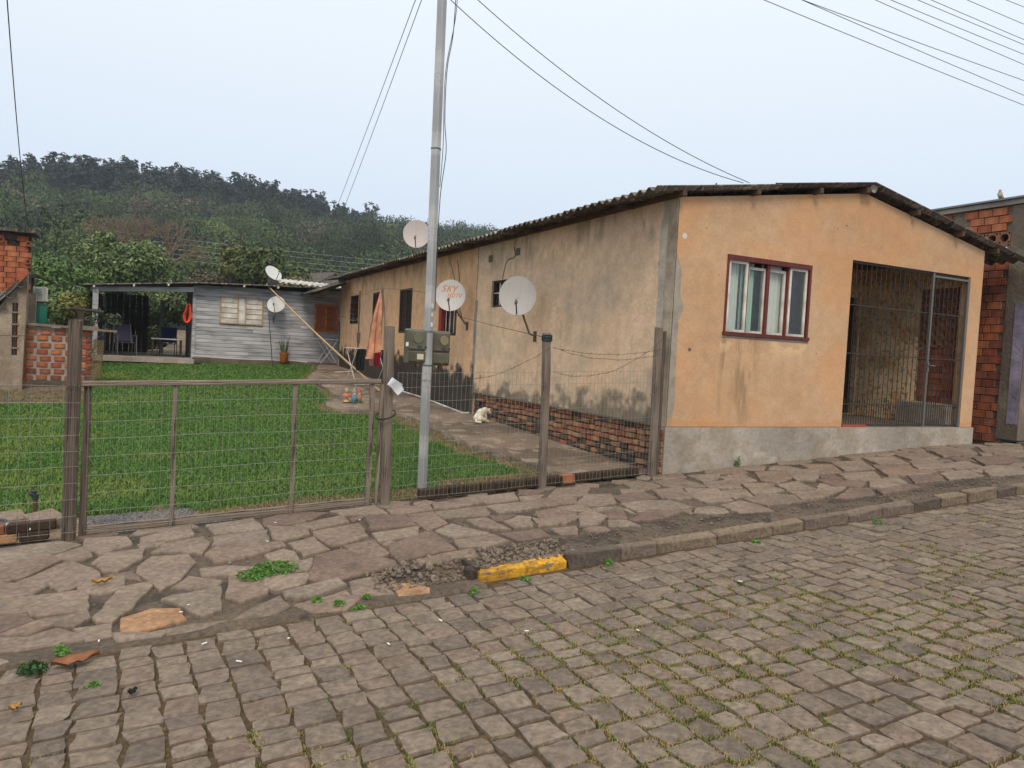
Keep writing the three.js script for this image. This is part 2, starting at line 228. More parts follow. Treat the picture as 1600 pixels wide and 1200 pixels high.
mesh('broken_edge', merge([rbox(0.05, 0.14, 0.34, 0.012, -3.462, S(-3.46) - 0.083, 2.07, 0.05), rbox(0.07, 0.1, 0.1, 0.02, -3.49, S(-3.46) - 0.075, 2.2, 0.4)]), M.mortar, sidewalk);
// ------------------------------------------------------------------ cobbles
const JOINTS = [];
{
  R = rngOf(101); const stones = [];
  const us = [-1, -0.95, -0.45, 0.45, 0.95, 1]; const bx = [];
  const bend = (x, z) => x + 0.05 * Math.sin(z * 0.9 + x * 0.4);
  let x = -9.4; while (x < 7.2) {
    const w = rr(0.14, 0.205); bx.push(x); let z = 2.44 + rr(0, 0.05) - (x > -3.4 ? 0.09 : 0);
    while (z < 7.3) {
      const l = rr(0.11, 0.23), cx = x + w / 2, cz = z + l / 2, pos = [], sc = new V3(cx, 0, cz);
      const gap = z > 3.2 + 0.4 * Math.sin(x) ? rr(0.006, 0.024) : rr(0.003, 0.010), tilt = [rr(-0.025, 0.025), rr(-0.03, 0.03)], lift = rr(-0.004, 0.005), seed = (R() * 1e5) | 0;
      const sk = rr(-0.014, 0.014), tp = rr(-0.010, 0.010), P = [];
      for (const v of us) for (const u of us) {
        const au = Math.abs(u), av = Math.abs(v), rim = Math.max(au, av), corner = au * av > 0.9 ? 0.975 : 1;
        const j = 0.006 * (hash(Math.round(u * 50), Math.round(v * 50), seed) - 0.5) * 2;
        const lx = (w - gap) / 2 * u * corner + sk * v + tp * u * v + j, lz = (l - gap) / 2 * v * corner + j * 0.8;
        const px = bend(cx, cz) + lx, pz = cz + lz;
        const hy = rim >= 0.999 ? -0.045 : (rim > 0.9 ? -0.002 : 0.002) + 0.007 * (vn(px * 10, pz * 10, seed) - 0.5) + 0.006 * (vn(px * 30, pz * 30, seed + 1) - 0.5);
        P.push([px, roadY(px, pz) + hy + lift + tilt[0] * lx + tilt[1] * lz, pz]);
      }
      const idx = []; for (let j = 0; j < 5; j++) for (let i = 0; i < 5; i++) { const a = j * 6 + i; idx.push(a, a + 6, a + 1, a + 1, a + 6, a + 7); }
      const g = new THREE.BufferGeometry(); g.setAttribute('position', new THREE.Float32BufferAttribute(P.flat(), 3)); g.setAttribute('uv', new THREE.Float32BufferAttribute(P.flatMap(p => [p[0] + seed * 0.13, p[2] + seed * 0.07]), 2)); g.setIndex(idx);
      stones.push({ g: toCreasedNormals(g, 0.5), cx, cz, seed }); JOINTS.push([bend(cx, cz) - w / 2, cz, l, 0], [bend(cx, cz), z, w, 1]); z += l;
    }
    x += w;
  }
  const cam = new V3(-5.74, 0.81, 7.16), ctr = (s) => new V3(s.cx, roadY(s.cx, s.cz), s.cz);
  camera.updateMatrixWorld(); camera.updateProjectionMatrix(); const vp = new THREE.Matrix4().multiplyMatrices(camera.projectionMatrix, camera.matrixWorld.clone().invert());
  for (const s of stones) { const q = ctr(s).applyMatrix4(vp); s.d = ctr(s).distanceTo(cam) + (Math.abs(q.x) > 1.03 || Math.abs(q.y) > 1.06 ? 100 : 0); }   // the 300 that show largest become single parts
  stones.sort((a, b) => a.d - b.d);
  const near = stones.slice(0, 300), far = stones.slice(300), C = new THREE.Color();
  for (const s of near) mesh('cobblestone', s.g, M.cobble[s.seed % 6], road);
  const rest = far.map(s => { C.copy(M.cobble[s.seed % 6].color); const n = s.g.attributes.position.count, a = new Float32Array(n * 3); for (let i = 0; i < n; i++) a.set([C.r, C.g, C.b], i * 3); s.g.setAttribute('color', new THREE.BufferAttribute(a, 3)); return s.g; });
  const m = mesh('cobblestones', mergeGeometries(rest, false), M.cobbleV, road); m.userData.kind = 'stuff';
}
const FLAGS = [
  [0, -6.68, 0.18, -6.28, 0.15, -6.12, 0.35, -6.31, 0.54, -6.61, 0.63],
  [0, -6.61, 0.67, -6.32, 0.56, -6.22, 0.71, -6.41, 0.99, -6.56, 1.04],
  [0, -6.44, 1.09, -6.16, 0.75, -5.96, 1.09, -5.96, 1.19, -6.17, 1.38, -6.24, 1.23, -6.31, 1.19],
  [0, -6.55, 1.07, -6.27, 1.22, -6.34, 1.37, -6.51, 1.37],
  [0, -6.27, 0.6, -6.1, 0.43, -6.02, 0.7, -6.07, 0.79, -6.17, 0.73],
  [0, -6.09, 0.15, -5.79, 0.24, -5.75, 0.49, -5.96, 0.68, -6.08, 0.45],
  [0, -5.99, 0.88, -5.93, 0.69, -5.66, 0.68, -5.68, 0.9, -5.83, 1.11, -5.92, 1.08],
  [0, -5.67, 0.33, -5.29, 0.08, -5.29, 0.45, -5.67, 0.49],
  [0, -5.6, 0.81, -5.5, 0.61, -5.22, 0.51, -5.19, 0.69, -5.25, 0.96, -5.47, 0.82],
  [0, -5.69, 1.08, -5.6, 0.91, -5.36, 0.94, -5.32, 1.14, -5.43, 1.43, -5.56, 1.58, -5.69, 1.2],
  [0, -5.15, 0.12, -4.76, 0.05, -4.72, 0.49, -5.11, 0.47],
  [0, -5.12, 0.54, -4.71, 0.53, -4.74, 0.86, -5.14, 0.77],
  [0, -5.22, 1, -5.11, 0.84, -4.65, 0.93, -4.64, 1.04, -4.99, 1.18, -5.16, 1.2],
  [0, -6.06, 1.33, -5.96, 1.23, -5.79, 1.26, -5.8, 1.43, -5.86, 1.51, -6.03, 1.45],
  [0, -6.51, 1.39, -6.06, 1.41, -6.01, 1.5, -6, 1.76, -6.27, 1.71, -6.47, 1.62],
  [0, -6.47, 1.65, -6.33, 1.69, -6.28, 1.83, -6.43, 1.92],
  [0, -5.94, 1.88, -5.81, 1.46, -5.63, 1.43, -5.62, 1.52, -5.74, 1.82, -5.84, 2, -5.92, 1.95],
  [0, -5.54, 1.76, -5.47, 1.73, -5.19, 1.69, -5.22, 2.07, -5.34, 2.12, -5.41, 1.94],
  [1, -5.78, 1.98, -5.62, 1.9, -5.46, 1.97, -5.44, 2.14, -5.62, 2.19, -5.77, 2.21],
  [0, -5.1, 1.52, -4.89, 1.57, -4.89, 1.84, -4.91, 1.9, -5.07, 2, -5.15, 1.89],
  [0, -5.27, 1.31, -5.09, 1.32, -4.84, 1.46, -4.88, 1.55, -5.26, 1.46],
  [0, -4.87, 1.61, -4.58, 1.69, -4.65, 1.86, -4.84, 1.91, -4.88, 1.8],
  [0, -4.82, 1.43, -4.49, 1.41, -4.56, 1.61, -4.7, 1.6],
  [0, -5.16, 2.29, -5.02, 2.15, -4.83, 2.01, -4.81, 2.19, -4.9, 2.27],
  [0, -6.24, 1.83, -5.99, 1.8, -5.98, 1.89, -6.05, 1.98, -6.14, 1.93],
  [0, -6.41, 1.96, -6.26, 1.85, -6.16, 1.93, -6.28, 2.01],
  [0, -6.4, 2.16, -6.42, 1.98, -6.27, 2.03, -6.14, 1.97, -6.01, 2.12, -5.99, 2.21, -6.3, 2.19],
  [0, -6.04, 2.02, -5.85, 2.03, -5.84, 2.2, -5.96, 2.22],
  [0, -5.82, 2.2, -5.63, 2.28, -5.54, 2.26, -5.58, 2.34, -5.79, 2.33],
  [0, -5.54, 2.26, -5.4, 2.25, -5.2, 2.27, -5.36, 2.33, -5.53, 2.34],
  [0, -4.66, 0.11, -4.35, -0.03, -4.08, 0.15, -4.41, 0.4, -4.69, 0.39],
  [0, -4.04, 0.12, -3.61, 0.06, -3.6, 0.43, -3.97, 0.32],
  [0, -4.46, 0.49, -3.99, 0.32, -4, 0.57, -4.31, 0.67],
  [0, -4.67, 0.42, -4.36, 0.6, -4.4, 0.79, -4.63, 0.9, -4.68, 0.82],
  [0, -3.54, 0.29, -3.11, 0.24, -3.16, 0.48, -3.55, 0.5],
  [0, -4.34, 0.76, -3.93, 0.67, -3.97, 1.07, -4.22, 1.19, -4.29, 1.13, -4.35, 0.88],
  [0, -3.8, 0.5, -3.47, 0.57, -3.49, 0.98, -3.88, 0.88],
  [0, -3.89, 1.02, -3.48, 1, -3.59, 1.25, -3.91, 1.26],
  [0, -3.44, 0.6, -3.19, 0.57, -3.22, 1, -3.46, 1.18, -3.45, 0.84],
  [0, -3.06, 0.25, -2.59, 0.15, -2.6, 0.43, -3, 0.51, -3.1, 0.43],
  [0, -3.15, 0.57, -2.63, 0.58, -2.75, 0.9, -3.16, 0.84],
  [0, -2.54, 0.18, -2.1, 0.15, -2.23, 0.46, -2.57, 0.49],
  [0, -2.62, 0.61, -2.07, 0.59, -2.13, 0.86, -2.64, 0.92],
  [0, -3.39, 1.21, -3.18, 1.06, -3.02, 1.47, -3.33, 1.48],
  [0, -3.02, 1.02, -2.83, 1.03, -2.81, 1.47, -3, 1.3],
  [0, -2.72, 1.21, -2.53, 1.08, -2.45, 1.18, -2.58, 1.45, -2.75, 1.43],
  [0, -2.43, 1.19, -2.35, 1.48, -2.52, 1.48],
  [0, -2.37, 1.1, -2.11, 0.99, -1.97, 1.21, -2.26, 1.5, -2.34, 1.4],
  [0, -3.36, 1.58, -3.02, 1.56, -2.99, 1.81, -3.24, 1.83, -3.4, 1.78],
  [0, -2.92, 1.56, -2.56, 1.56, -2.6, 1.79, -2.9, 1.81],
  [0, -3.88, 1.46, -3.45, 1.21, -3.47, 1.81, -3.91, 1.81, -3.92, 1.68],
  [0, -4.19, 1.26, -3.95, 1.24, -3.94, 1.59, -4.03, 1.64, -4.18, 1.4],
  [0, -4.58, 1, -4.38, 0.92, -4.33, 1.26, -4.53, 1.3],
  [0, -4.58, 1.76, -4.45, 1.37, -4.23, 1.31, -3.95, 1.79, -3.98, 1.88, -4.39, 1.86, -4.49, 1.85],
  [0, -3.79, 1.88, -3.34, 1.86, -3.37, 2.01, -3.8, 1.98],
  [0, -2.06, 0.74, -1.61, 0.62, -1.73, 0.81, -2.03, 0.86],
  [0, -2.46, 1.61, -2.23, 1.63, -2.34, 1.81, -2.47, 1.79],
  [0, -4.33, 1.96, -4.15, 1.99, -4.1, 2.18, -4.11, 2.28, -4.35, 2.21],
  [1, -4.06, 2.1, -3.92, 2.13, -3.85, 2.27, -3.89, 2.37, -4.08, 2.33],
  [0, -4.78, 1.95, -4.41, 1.87, -4.39, 2.02, -4.66, 2.1, -4.78, 2.03],
  [0, -1.57, 0.15, -1.21, 0.24, -1.46, 0.57, -1.78, 0.58, -1.95, 0.58],
  [0, -2.12, 0.58, -1.65, 0.56, -1.76, 0.87, -2.14, 0.88],
  [0, -1.79, 0.9, -1.45, 0.58, -1.22, 0.69, -1.4, 1.02, -1.62, 1.06],
  [0, -2.3, 1.02, -2.03, 1.01, -2.04, 1.35, -2.26, 1.51, -2.43, 1.38],
  [0, -2, 1.31, -1.84, 1.22, -1.82, 1.47, -2.04, 1.68, -2.17, 1.61],
  [0, -1.75, 1.36, -1.5, 1.16, -1.55, 1.39, -1.65, 1.59, -1.8, 1.52],
  [0, -1.23, 0.77, -0.82, 0.72, -0.89, 1.03, -1.33, 1.05],
  [0, -1.37, 1.11, -1.07, 1.11, -0.84, 1.22, -0.85, 1.53, -1.18, 1.51, -1.41, 1.46],
  [0, -1.67, 1.67, -1.29, 1.45, -1.03, 1.65, -1.38, 1.75, -1.66, 1.74],
  [0, -0.68, 0.7, -0.37, 0.76, -0.53, 1.21, -0.73, 1.19, -0.83, 1.06],
  [0, -0.41, 0.34, 0.01, 0.34, -0.06, 0.82, -0.44, 0.72],
  [0, -0.36, 0.85, -0.03, 0.99, -0.28, 1.5, -0.58, 1.46, -0.53, 1.21],
  [0, 0.21, 0.22, 0.62, 0.32, 0.38, 0.53, 0.12, 0.61],
  [0, 0.06, 0.68, 0.54, 0.68, 0.24, 1.07, -0.06, 0.92],
  [0, -0.11, 1.07, 0.23, 1.15, 0.06, 1.42, -0.15, 1.4],
  [0, 0.48, 0.47, 0.9, 0.41, 0.72, 0.8, 0.38, 0.84],
  [0, 0.45, 0.88, 0.68, 0.99, 0.58, 1.36, 0.14, 1.38],
  [0, -0.11, 1.5, 0.27, 1.44, 0.45, 1.62, 0.3, 1.84, -0.12, 1.82],
  [0, 1.08, 0.43, 1.48, 0.52, 1.27, 0.87, 0.81, 1.06, 0.78, 0.84],
  [0, 0.74, 1.12, 1.07, 1.09, 0.94, 1.47, 0.64, 1.36],
  [0, 1.47, 0.56, 1.96, 0.64, 1.35, 1.12, 1.15, 1.02],
  [0, 0.57, 1.47, 0.94, 1.6, 0.78, 1.78, 0.36, 1.82],
  [0, 1.36, 1.13, 1.77, 1.44, 1.47, 1.63, 1.21, 1.46],
  [0, 1.23, 1.27, 1.3, 1.56, 0.87, 1.75, 0.85, 1.56],
  [0, 2.02, 0.28, 2.35, 0.5, 2.03, 0.91, 1.7, 0.86],
  [0, 0.78, 1.87, 1.33, 1.61, 1.52, 1.71, 1.27, 1.94, 0.92, 1.94],
  [0, 1.91, 0.97, 2.39, 1.09, 2.1, 1.39, 1.63, 1.37],
  [0, 2.49, 0.38, 2.94, 0.47, 2.58, 0.94, 2.16, 0.86],
  [0, 1.83, 1.47, 2.36, 1.41, 2.11, 1.71, 1.68, 1.79, 1.6, 1.65],
  [0, 1.51, 1.8, 2.06, 1.79, 2.03, 1.96, 1.36, 1.99],
  [0, 2.77, 0.79, 3.04, 1.05, 2.92, 1.47, 2.32, 1.35],
  [0, 3.15, 0.35, 3.6, 0.46, 3.29, 0.92, 2.91, 0.78],
  [0, 2.58, 1.42, 3.09, 1.44, 2.68, 1.79, 2.24, 1.74],
  [0, 3.47, 0.79, 3.91, 0.9, 3.55, 1.31, 3.08, 1.2],
  [0, 3.84, 0.34, 4.41, 0.37, 4.1, 0.77, 3.6, 0.75],
  [0, 3.07, 1.5, 3.56, 1.51, 3.38, 1.81, 2.78, 1.8],
  [0, 3.71, 1.08, 4.2, 1.11, 3.96, 1.46, 3.51, 1.41],
  [0, 4.6, 0.34, 5.4, 0.36, 4.9, 0.81, 4.28, 0.74],
  [0, 3.73, 1.64, 4.47, 1.64, 3.98, 1.96, 3.42, 1.9],
  [0, 4.54, 0.99, 5.2, 1.03, 4.85, 1.43, 4.14, 1.4],
  [0, 5.8, 0.31, 7.05, 0.22, 6, 0.84, 5.18, 0.78],
];
// ------------------------------------------------------------------ flagstones, each its own slab
function slab(poly, yfn, lift, seed, thick = 0.05) {
  const n0 = poly.length, out = []; let cx = 0, cz = 0; for (const [a, b] of poly) { cx += a / n0; cz += b / n0; }
  for (let i = 0; i < n0; i++) { const a = poly[i], b = poly[(i + 1) % n0], L = Math.hypot(b[0] - a[0], b[1] - a[1]), k = Math.max(1, Math.round(L / 0.11)); for (let q = 0; q < k; q++) { const t = q / k, j = q ? 0.011 : 0.006; out.push([lerp(a[0], b[0], t) + (hash(i * 31 + q, 1, seed) - 0.5) * 2 * j, lerp(a[1], b[1], t) + (hash(i * 31 + q, 2, seed) - 0.5) * 2 * j]); } }
  const n = out.length, tx = (hash(1, 5, seed) - 0.5) * 0.012, tz = (hash(2, 5, seed) - 0.5) * 0.012;
  const Y = (x, z) => yfn(x, z) + lift + tx * (x - cx) + tz * (z - cz);
  const ring = (k, dy, inset) => out.map(([x, z]) => { const dx = x - cx, dz = z - cz, L = Math.hypot(dx, dz) || 1, s = Math.max(0.2, (L - inset) / L) * k; const X = cx + dx * s, Z = cz + dz * s; return [X, Y(X, Z) + dy, Z]; });
  const top = ring(1, 0.004 * (hash(3, 5, seed)), 0.008), mid = ring(1, -0.006, 0), low = ring(1, -thick, -0.004), in2 = ring(0.55, 0.002, 0).map((p, i) => [p[0], p[1] + 0.0015 * (hash(i, 9, seed) - 0.5), p[2]]);
  const pos = []; const quad = (A, B, i) => { const j = (i + 1) % n; pos.push(...A[i], ...B[j], ...B[i], ...A[i], ...A[j], ...B[j]); };
  let area = 0; for (let i = 0; i < n; i++) { const a = out[i], b = out[(i + 1) % n]; area += a[0] * b[1] - b[0] * a[1]; }
  for (let i = 0; i < n; i++) { quad(mid, low, i); quad(top, mid, i); quad(in2, top, i); const j = (i + 1) % n; pos.push(cx, Y(cx, cz), cz, ...in2[j], ...in2[i]); }
  if (area < 0) for (let i = 0; i < pos.length; i += 9) for (let k = 0; k < 3; k++) { const t = pos[i + 3 + k]; pos[i + 3 + k] = pos[i + 6 + k]; pos[i + 6 + k] = t; }
  const g = geoFrom(pos, { uvs: Array.from({ length: pos.length / 3 }, (_, i) => [pos[i * 3] + hash(7, 7, seed), pos[i * 3 + 2] + hash(8, 7, seed)]).flat() }); return g;
}
{
  R = rngOf(55); const polys = FLAGS.map(f => { const q = []; for (let i = 1; i < f.length; i += 2) q.push([f[i], f[i + 1]]); return q; });
  const segD = (p, a, b) => { const dx = b[0] - a[0], dz = b[1] - a[1], t = clamp(((p[0] - a[0]) * dx + (p[1] - a[1]) * dz) / (dx * dx + dz * dz || 1)); return Math.hypot(p[0] - a[0] - t * dx, p[1] - a[1] - t * dz); };
  const inside = (p, q) => { let c = false; for (let i = 0, j = q.length - 1; i < q.length; j = i++) if ((q[i][1] > p[1]) !== (q[j][1] > p[1]) && p[0] < (q[j][0] - q[i][0]) * (p[1] - q[i][1]) / (q[j][1] - q[i][1]) + q[i][0]) c = !c; return c; };
  const dist = (p, q) => { if (inside(p, q)) return -1; let d = 9; for (let i = 0; i < q.length; i++) d = Math.min(d, segD(p, q[i], q[(i + 1) % q.length])); return d; };
  for (const q of polys) { let a = 0, b = 0; for (const p of q) { a += p[0] / q.length; b += p[1] / q.length; } for (const p of q) { const L = Math.hypot(p[0] - a, p[1] - b), k = 1 + 0.02 / L; p[0] = a + (p[0] - a) * k; p[1] = b + (p[1] - b) * k; } }
  polys.forEach((q, i) => mesh('flagstone', slab(q, swY, (q.some(p => p[1] > 2.15) ? -0.006 : 0) + rr(-0.002, 0.010), i + 11), FLAGS[i][0] ? M.flagRed : M.flag[(R() * 6) | 0], sidewalk));
  const all = polys.slice(); let nf = 0;
  const fits = (q) => q.every(p => all.every(o => (Math.abs(o[0][0] - p[0]) > 1.6) || dist(p, o) > 0.008)) && all.every(o => !inside(o[0], q));
  for (const [r0, cnt] of [[0.2, 220], [0.15, 420], [0.11, 500]]) for (let k = 0; k < cnt; k++) {
    const cx = rr(-6.6, 7.0), cz = rr(0.06, cx < -4.4 ? 2.3 : 1.75), c = [cx, cz]; let d = 9; for (const o of all) { if (Math.abs(o[0][0] - cx) > 1.6) continue; d = Math.min(d, dist(c, o)); if (d < 0.045) break; }
    if (d < 0.05 || nf > 80) continue; const m = 5 + ((R() * 2) | 0), a0 = R() * 6; let q = [];
    for (let i = 0; i < m; i++) { let r = Math.min(r0 * rr(1, 1.5), 0.3); const a = a0 + i / m * 2 * PI; let p; for (; r > 0.03; r *= 0.9) { p = [cx + Math.cos(a) * r * 1.15, cz + Math.sin(a) * r]; if (all.every(o => Math.abs(o[0][0] - cx) > 1.6 || dist(p, o) > 0.02)) break; } q.push(p); }
    if (!fits(q)) continue; all.push(q); nf++;
    mesh('flagstone', slab(q, swY, rr(-0.007, -0.002), 400 + nf), M.flag[(R() * 6) | 0], sidewalk);
  }
  for (const [xa, xb] of [[-9.6, -6.75], [7.1, 10.5]]) for (let x = xa; x < xb;) { const w = rr(0.4, 0.6); let z = 0.08; while (z < 1.75) { const l = rr(0.3, 0.5), j = () => rr(-0.06, 0.06); mesh('flagstone', slab([[x + 0.02 + j() * 0.5, z + 0.02], [x + w - 0.02, z + j() * 0.6 + 0.02], [x + w - 0.03 + j() * 0.4, z + l - 0.02], [x + 0.03, z + l - 0.03 + j() * 0.5]], swY, rr(-0.004, 0.008), (x * 100 + z * 10) | 0), M.flag[(R() * 6) | 0], sidewalk); z += l; } x += w; }
}
// kerb
{
  R = rngOf(56);
  const kerb = thing('kerb', 'row of dark stone kerb blocks along the cobbled street', 'kerb', { kind: 'structure' });
  let x = -3.46; let first = true;
  while (x < 12) {
    const L = first ? 0.76 : rr(0.36, 0.66), h = 0.2, w = 0.12, cx = x + L / 2, z = 2.24 + rr(-0.012, 0.012);
    const g = uvBox(new RoundedBoxGeometry(L - 0.012, h, w, 3, 0.018)); const p = g.attributes.position, sd = (x * 77) | 0;
    for (let i = 0; i < p.count; i++) { const a = p.getX(i), b = p.getY(i), c = p.getZ(i); const k = vn(a * 9 + 50, c * 9 + b * 5 + 50, sd) - 0.5; p.setXYZ(i, a, b + k * 0.035 * (b > 0 ? 1 : 0), c + 0.014 * (vn(a * 11 + 9, b * 20 + 9, sd + 3) - 0.5)); }
    g.computeVertexNormals(); place(g, cx, S(cx) - 0.12 + rr(-0.018, 0.006) - (first ? 0.012 : 0), z, rr(-0.03, 0.03), 0, 0.058 + rr(-0.015, 0.015));
    mesh('kerb_stone', g, first ? M.kerbYellow : M.kerb[(R() * 3) | 0], kerb, first ? 'kerb stone painted yellow with worn edges' : undefined);
    x += L; first = false;
  }
  // loose rubble behind the kerb
  const gs = []; const ico = new THREE.IcosahedronGeometry(1, 0);
  const rub = new THREE.InstancedMesh(ico, bumped({ map: T.rock, color: 0xa2968a }, T.rockBump, 0.01), 2600); const m4 = new THREE.Matrix4(), q = new THREE.Quaternion(), C = new THREE.Color(); rub.name = 'rubble'; rub.castShadow = rub.receiveShadow = true;
  for (let i = 0; i < 2600; i++) {
    const a = i < 900; const xx = a ? rr(-4.2, -2.6) : i < 1500 ? rr(-2.6, 3.5) : rr(-6.6, 5), zz = a ? rr(1.88, 2.22) : i < 1500 ? rr(1.8, 2.17) : rr(0.05, 2.3), r = (a ? rr(0.005, 0.02) : rr(0.003, 0.011)) * (R() < 0.06 ? 1.7 : 1);
    q.setFromEuler(new THREE.Euler(rr(0, 6), rr(0, 6), rr(0, 6))); m4.compose(new V3(xx, swY(xx, zz) - 0.012 + 0.3 * r, zz), q, new V3(r * rr(0.7, 1.3), r * rr(0.5, 0.9), r)); rub.setMatrixAt(i, m4); const k = rr(0.65, 1.15); rub.setColorAt(i, C.setRGB(k, k * rr(0.92, 1), k * rr(0.85, 1)));
  }
  scene.add(rub); tag(rub, 'loose grey rubble and grit behind the kerb', 'rubble', { kind: 'stuff' });
}

// ------------------------------------------------------------------ peach house
const house = thing('house', 'long single storey peach house with corrugated roof beside the pavement', 'house');
{
  R = rngOf(61); const HP = house, RX = 3.25, RY = 3.25, ridgeTop = (x) => x < RX ? lerp(2.75, RY, x / RX) : lerp(RY, 2.75, (x - RX) / (6.07 - RX));
  const roofT = (x) => x < RX ? RY + 0.07 + (x - RX) * (RY - 2.75) / RX : RY + 0.07 - (x - RX) * (RY - 2.75) / (6.07 - RX);
  // street front with window and porch openings
  const wx0 = 0.814, wx1 = 2.306, wy0 = 1.162, wy1 = 2.175, px0 = 3.09, px1 = 5.77, py1 = 2.334;
  const fr = wallGeo([[0, 0.0], [px0, 0.0], [px0, py1], [px1, py1], [px1, 0], [6.07, 0], [6.07, 2.77], [RX, RY + 0.02], [0, 2.77]], [[wx0, wy0, wx1, wy1]], 0.15); fr.translate(0, 0, -0.15);
  mesh('front_wall', fr, M.facade, HP, 'peach roughcast street wall with run-off stains under the window');
  const plg = [[-0.02, -0.8], [6.09, -0.5], [6.09, -0.006], [-0.02, -0.006]]; const pl = uvBox(wallGeo(plg, [], 0.19)); pl.translate(0, 0, -0.165); mesh('plinth', pl, M.concrete, HP, 'bare grey concrete plinth under the street wall');
  // long side wall: shape x = distance back from the street
  const sw = [[4.2, 1.60, 5.2, 2.08], [6.82, 1.08, 7.84, 1.98], [9.62, 1.13, 10.58, 2.2], [11.95, 1.13, 12.95, 2.23], [14.42, 1.4, 15.45, 2.25]];
  const sg = wallGeo([[0.15, 0], [5.8, 0], [5.8, -0.7], [16.5, -0.35], [16.5, 2.77], [0.15, 2.77]], sw, 0.15);
  const toSide = new THREE.Matrix4().makeBasis(new V3(0, 0, -1), new V3(0, 1, 0), new V3(1, 0, 0)); sg.applyMatrix4(toSide);
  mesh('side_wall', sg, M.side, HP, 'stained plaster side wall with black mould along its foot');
  mesh('corner_render', box(0.02, 2.74, 0.17, 0.003, 1.37, -0.085), bumped({ map: T.ply, color: 0xc0b09c }, T.concreteBump, 0.004), HP);
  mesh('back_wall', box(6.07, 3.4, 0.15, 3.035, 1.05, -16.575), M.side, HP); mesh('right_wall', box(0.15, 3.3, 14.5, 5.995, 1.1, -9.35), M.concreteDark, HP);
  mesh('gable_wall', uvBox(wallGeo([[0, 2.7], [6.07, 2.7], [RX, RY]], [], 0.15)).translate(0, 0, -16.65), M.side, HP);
  mesh('floor', box(5.8, 0.2, 16.2, 3.0, -0.25, -8.2), M.concreteDark, HP);
  // old bricks where the render stops short
  const bp = mesh('brick_footing', box(0.1, 0.75, 5.64, 0.1, -0.372, -2.98), M.mortar, HP, 'exposed crumbling brick footing of the side wall');
  const bg = [0.21, 0.16, 0.11].map(l => rbox(0.09, 0.062, l, 0.011, 0, 0, 0));
  for (let c = 0; c < 8; c++) { let s = 0.16 + (c % 2) * 0.06 + rr(0, 0.05); while (s < 5.7) { const k = (R() * 3) | 0, L = [0.21, 0.16, 0.11][k], y = -0.045 - c * 0.076 + rr(-0.008, 0.008); if (y > yardY(0, -s) - 0.03 && R() > 0.03) { const mould = (y - yardY(0, -s)) < 0.16 + 0.25 * (vn(s * 1.3, c * 0.7, 5) - 0.3) || vn(s * 0.9, c * 0.3, 8) > 0.72; const b = mesh('brick', bg[k], M.oldBrick[mould && R() < 0.7 ? 5 + ((R() * 2) | 0) : (R() * 5) | 0], bp); b.position.set(0.055 + rr(-0.012, 0.012), y, -s - L / 2); b.rotation.set(rr(-0.05, 0.05), rr(-0.06, 0.06), 0); } s += L + rr(0.012, 0.03); } }
  for (let c = 0; c < 8; c++) { const b = mesh('brick', bg[1], M.oldBrick[(R() * 5) | 0], bp); b.position.set(-0.0 + rr(-0.01, 0.02), -0.07 - c * 0.078, -0.07); b.rotation.y = rr(-0.1, 0.1); b.scale.set(1, 1, 0.8); }
  mesh('render_lip', box(0.05, 0.025, 5.6, -0.008, 0.0, -3.0), M.concreteDark, HP);

  // roof: corrugated sheets on purlins
  const roof = mesh('roof', merge([bar([RX, RY + 0.075, 0.13], [RX, RY + 0.075, -16.7], 0.07, 10)]), M.asb, HP, 'weathered corrugated fibre cement roof');
  const wave = 0.177;
  function sheet(xa, xb, za, zb, dy, yfn, side) { // corrugation runs down the slope
    const n = Math.round((za - zb) / wave * 8), pos = [], uv = [], idx = [];
    for (let l = 0; l < 2; l++) for (let i = 0; i <= n; i++) for (let k = 0; k <= 3; k++) { const z = lerp(za, zb, i / n), x = lerp(xa, xb, k / 3), y = yfn(x) + dy + 0.026 * Math.cos(z / wave * 2 * PI) - l * 0.011 + 0.012 * (vn(z * 0.6 + 40, x * 0.7, 7) - 0.5); pos.push(x, y, z); uv.push(z, x); }
    const id = (l, i, k) => l * (n + 1) * 4 + i * 4 + k; const q = (a, b, c, d) => idx.push(a, b, c, b, d, c);
    for (let i = 0; i < n; i++) { for (let k = 0; k < 3; k++) { q(id(0, i, k), id(0, i + 1, k), id(0, i, k + 1), id(0, i + 1, k + 1)); q(id(1, i, k + 1), id(1, i + 1, k + 1), id(1, i, k), id(1, i + 1, k)); } for (const k of [0, 3]) q(id(k ? 0 : 1, i, k), id(k ? 0 : 1, i + 1, k), id(k ? 1 : 0, i, k), id(k ? 1 : 0, i + 1, k)); }
    for (const i of [0, n]) for (let k = 0; k < 3; k++) q(id(i ? 0 : 1, i, k), id(i ? 0 : 1, i, k + 1), id(i ? 1 : 0, i, k), id(i ? 1 : 0, i, k + 1));
    const g = new THREE.BufferGeometry(); g.setAttribute('position', new THREE.Float32BufferAttribute(pos, 3)); g.setAttribute('uv', new THREE.Float32BufferAttribute(uv, 2)); g.setIndex(idx); return (() => { const h = g.toNonIndexed(); h.computeVertexNormals(); return h; })();
  }
  const sw1 = wave * 6; let z = 0.16, k = 0;
  while (z > -16.4) { const zb = Math.max(z - sw1, -16.8); const dy = 0.045 + (k % 2) * 0.012 + rr(-0.003, 0.003); for (const [a, b] of [[-0.45 + rr(-0.02, 0.02), 1.5], [1.4, RX], [RX, 5.1], [5.0, 7.0]]) mesh('roof_sheet', sheet(a, b, z, zb - 0.05, dy + (a === 1.4 || a === RX ? 0.014 : 0), roofT), M.asbDark[(R() * 3) | 0], roof); z = zb; k++; }
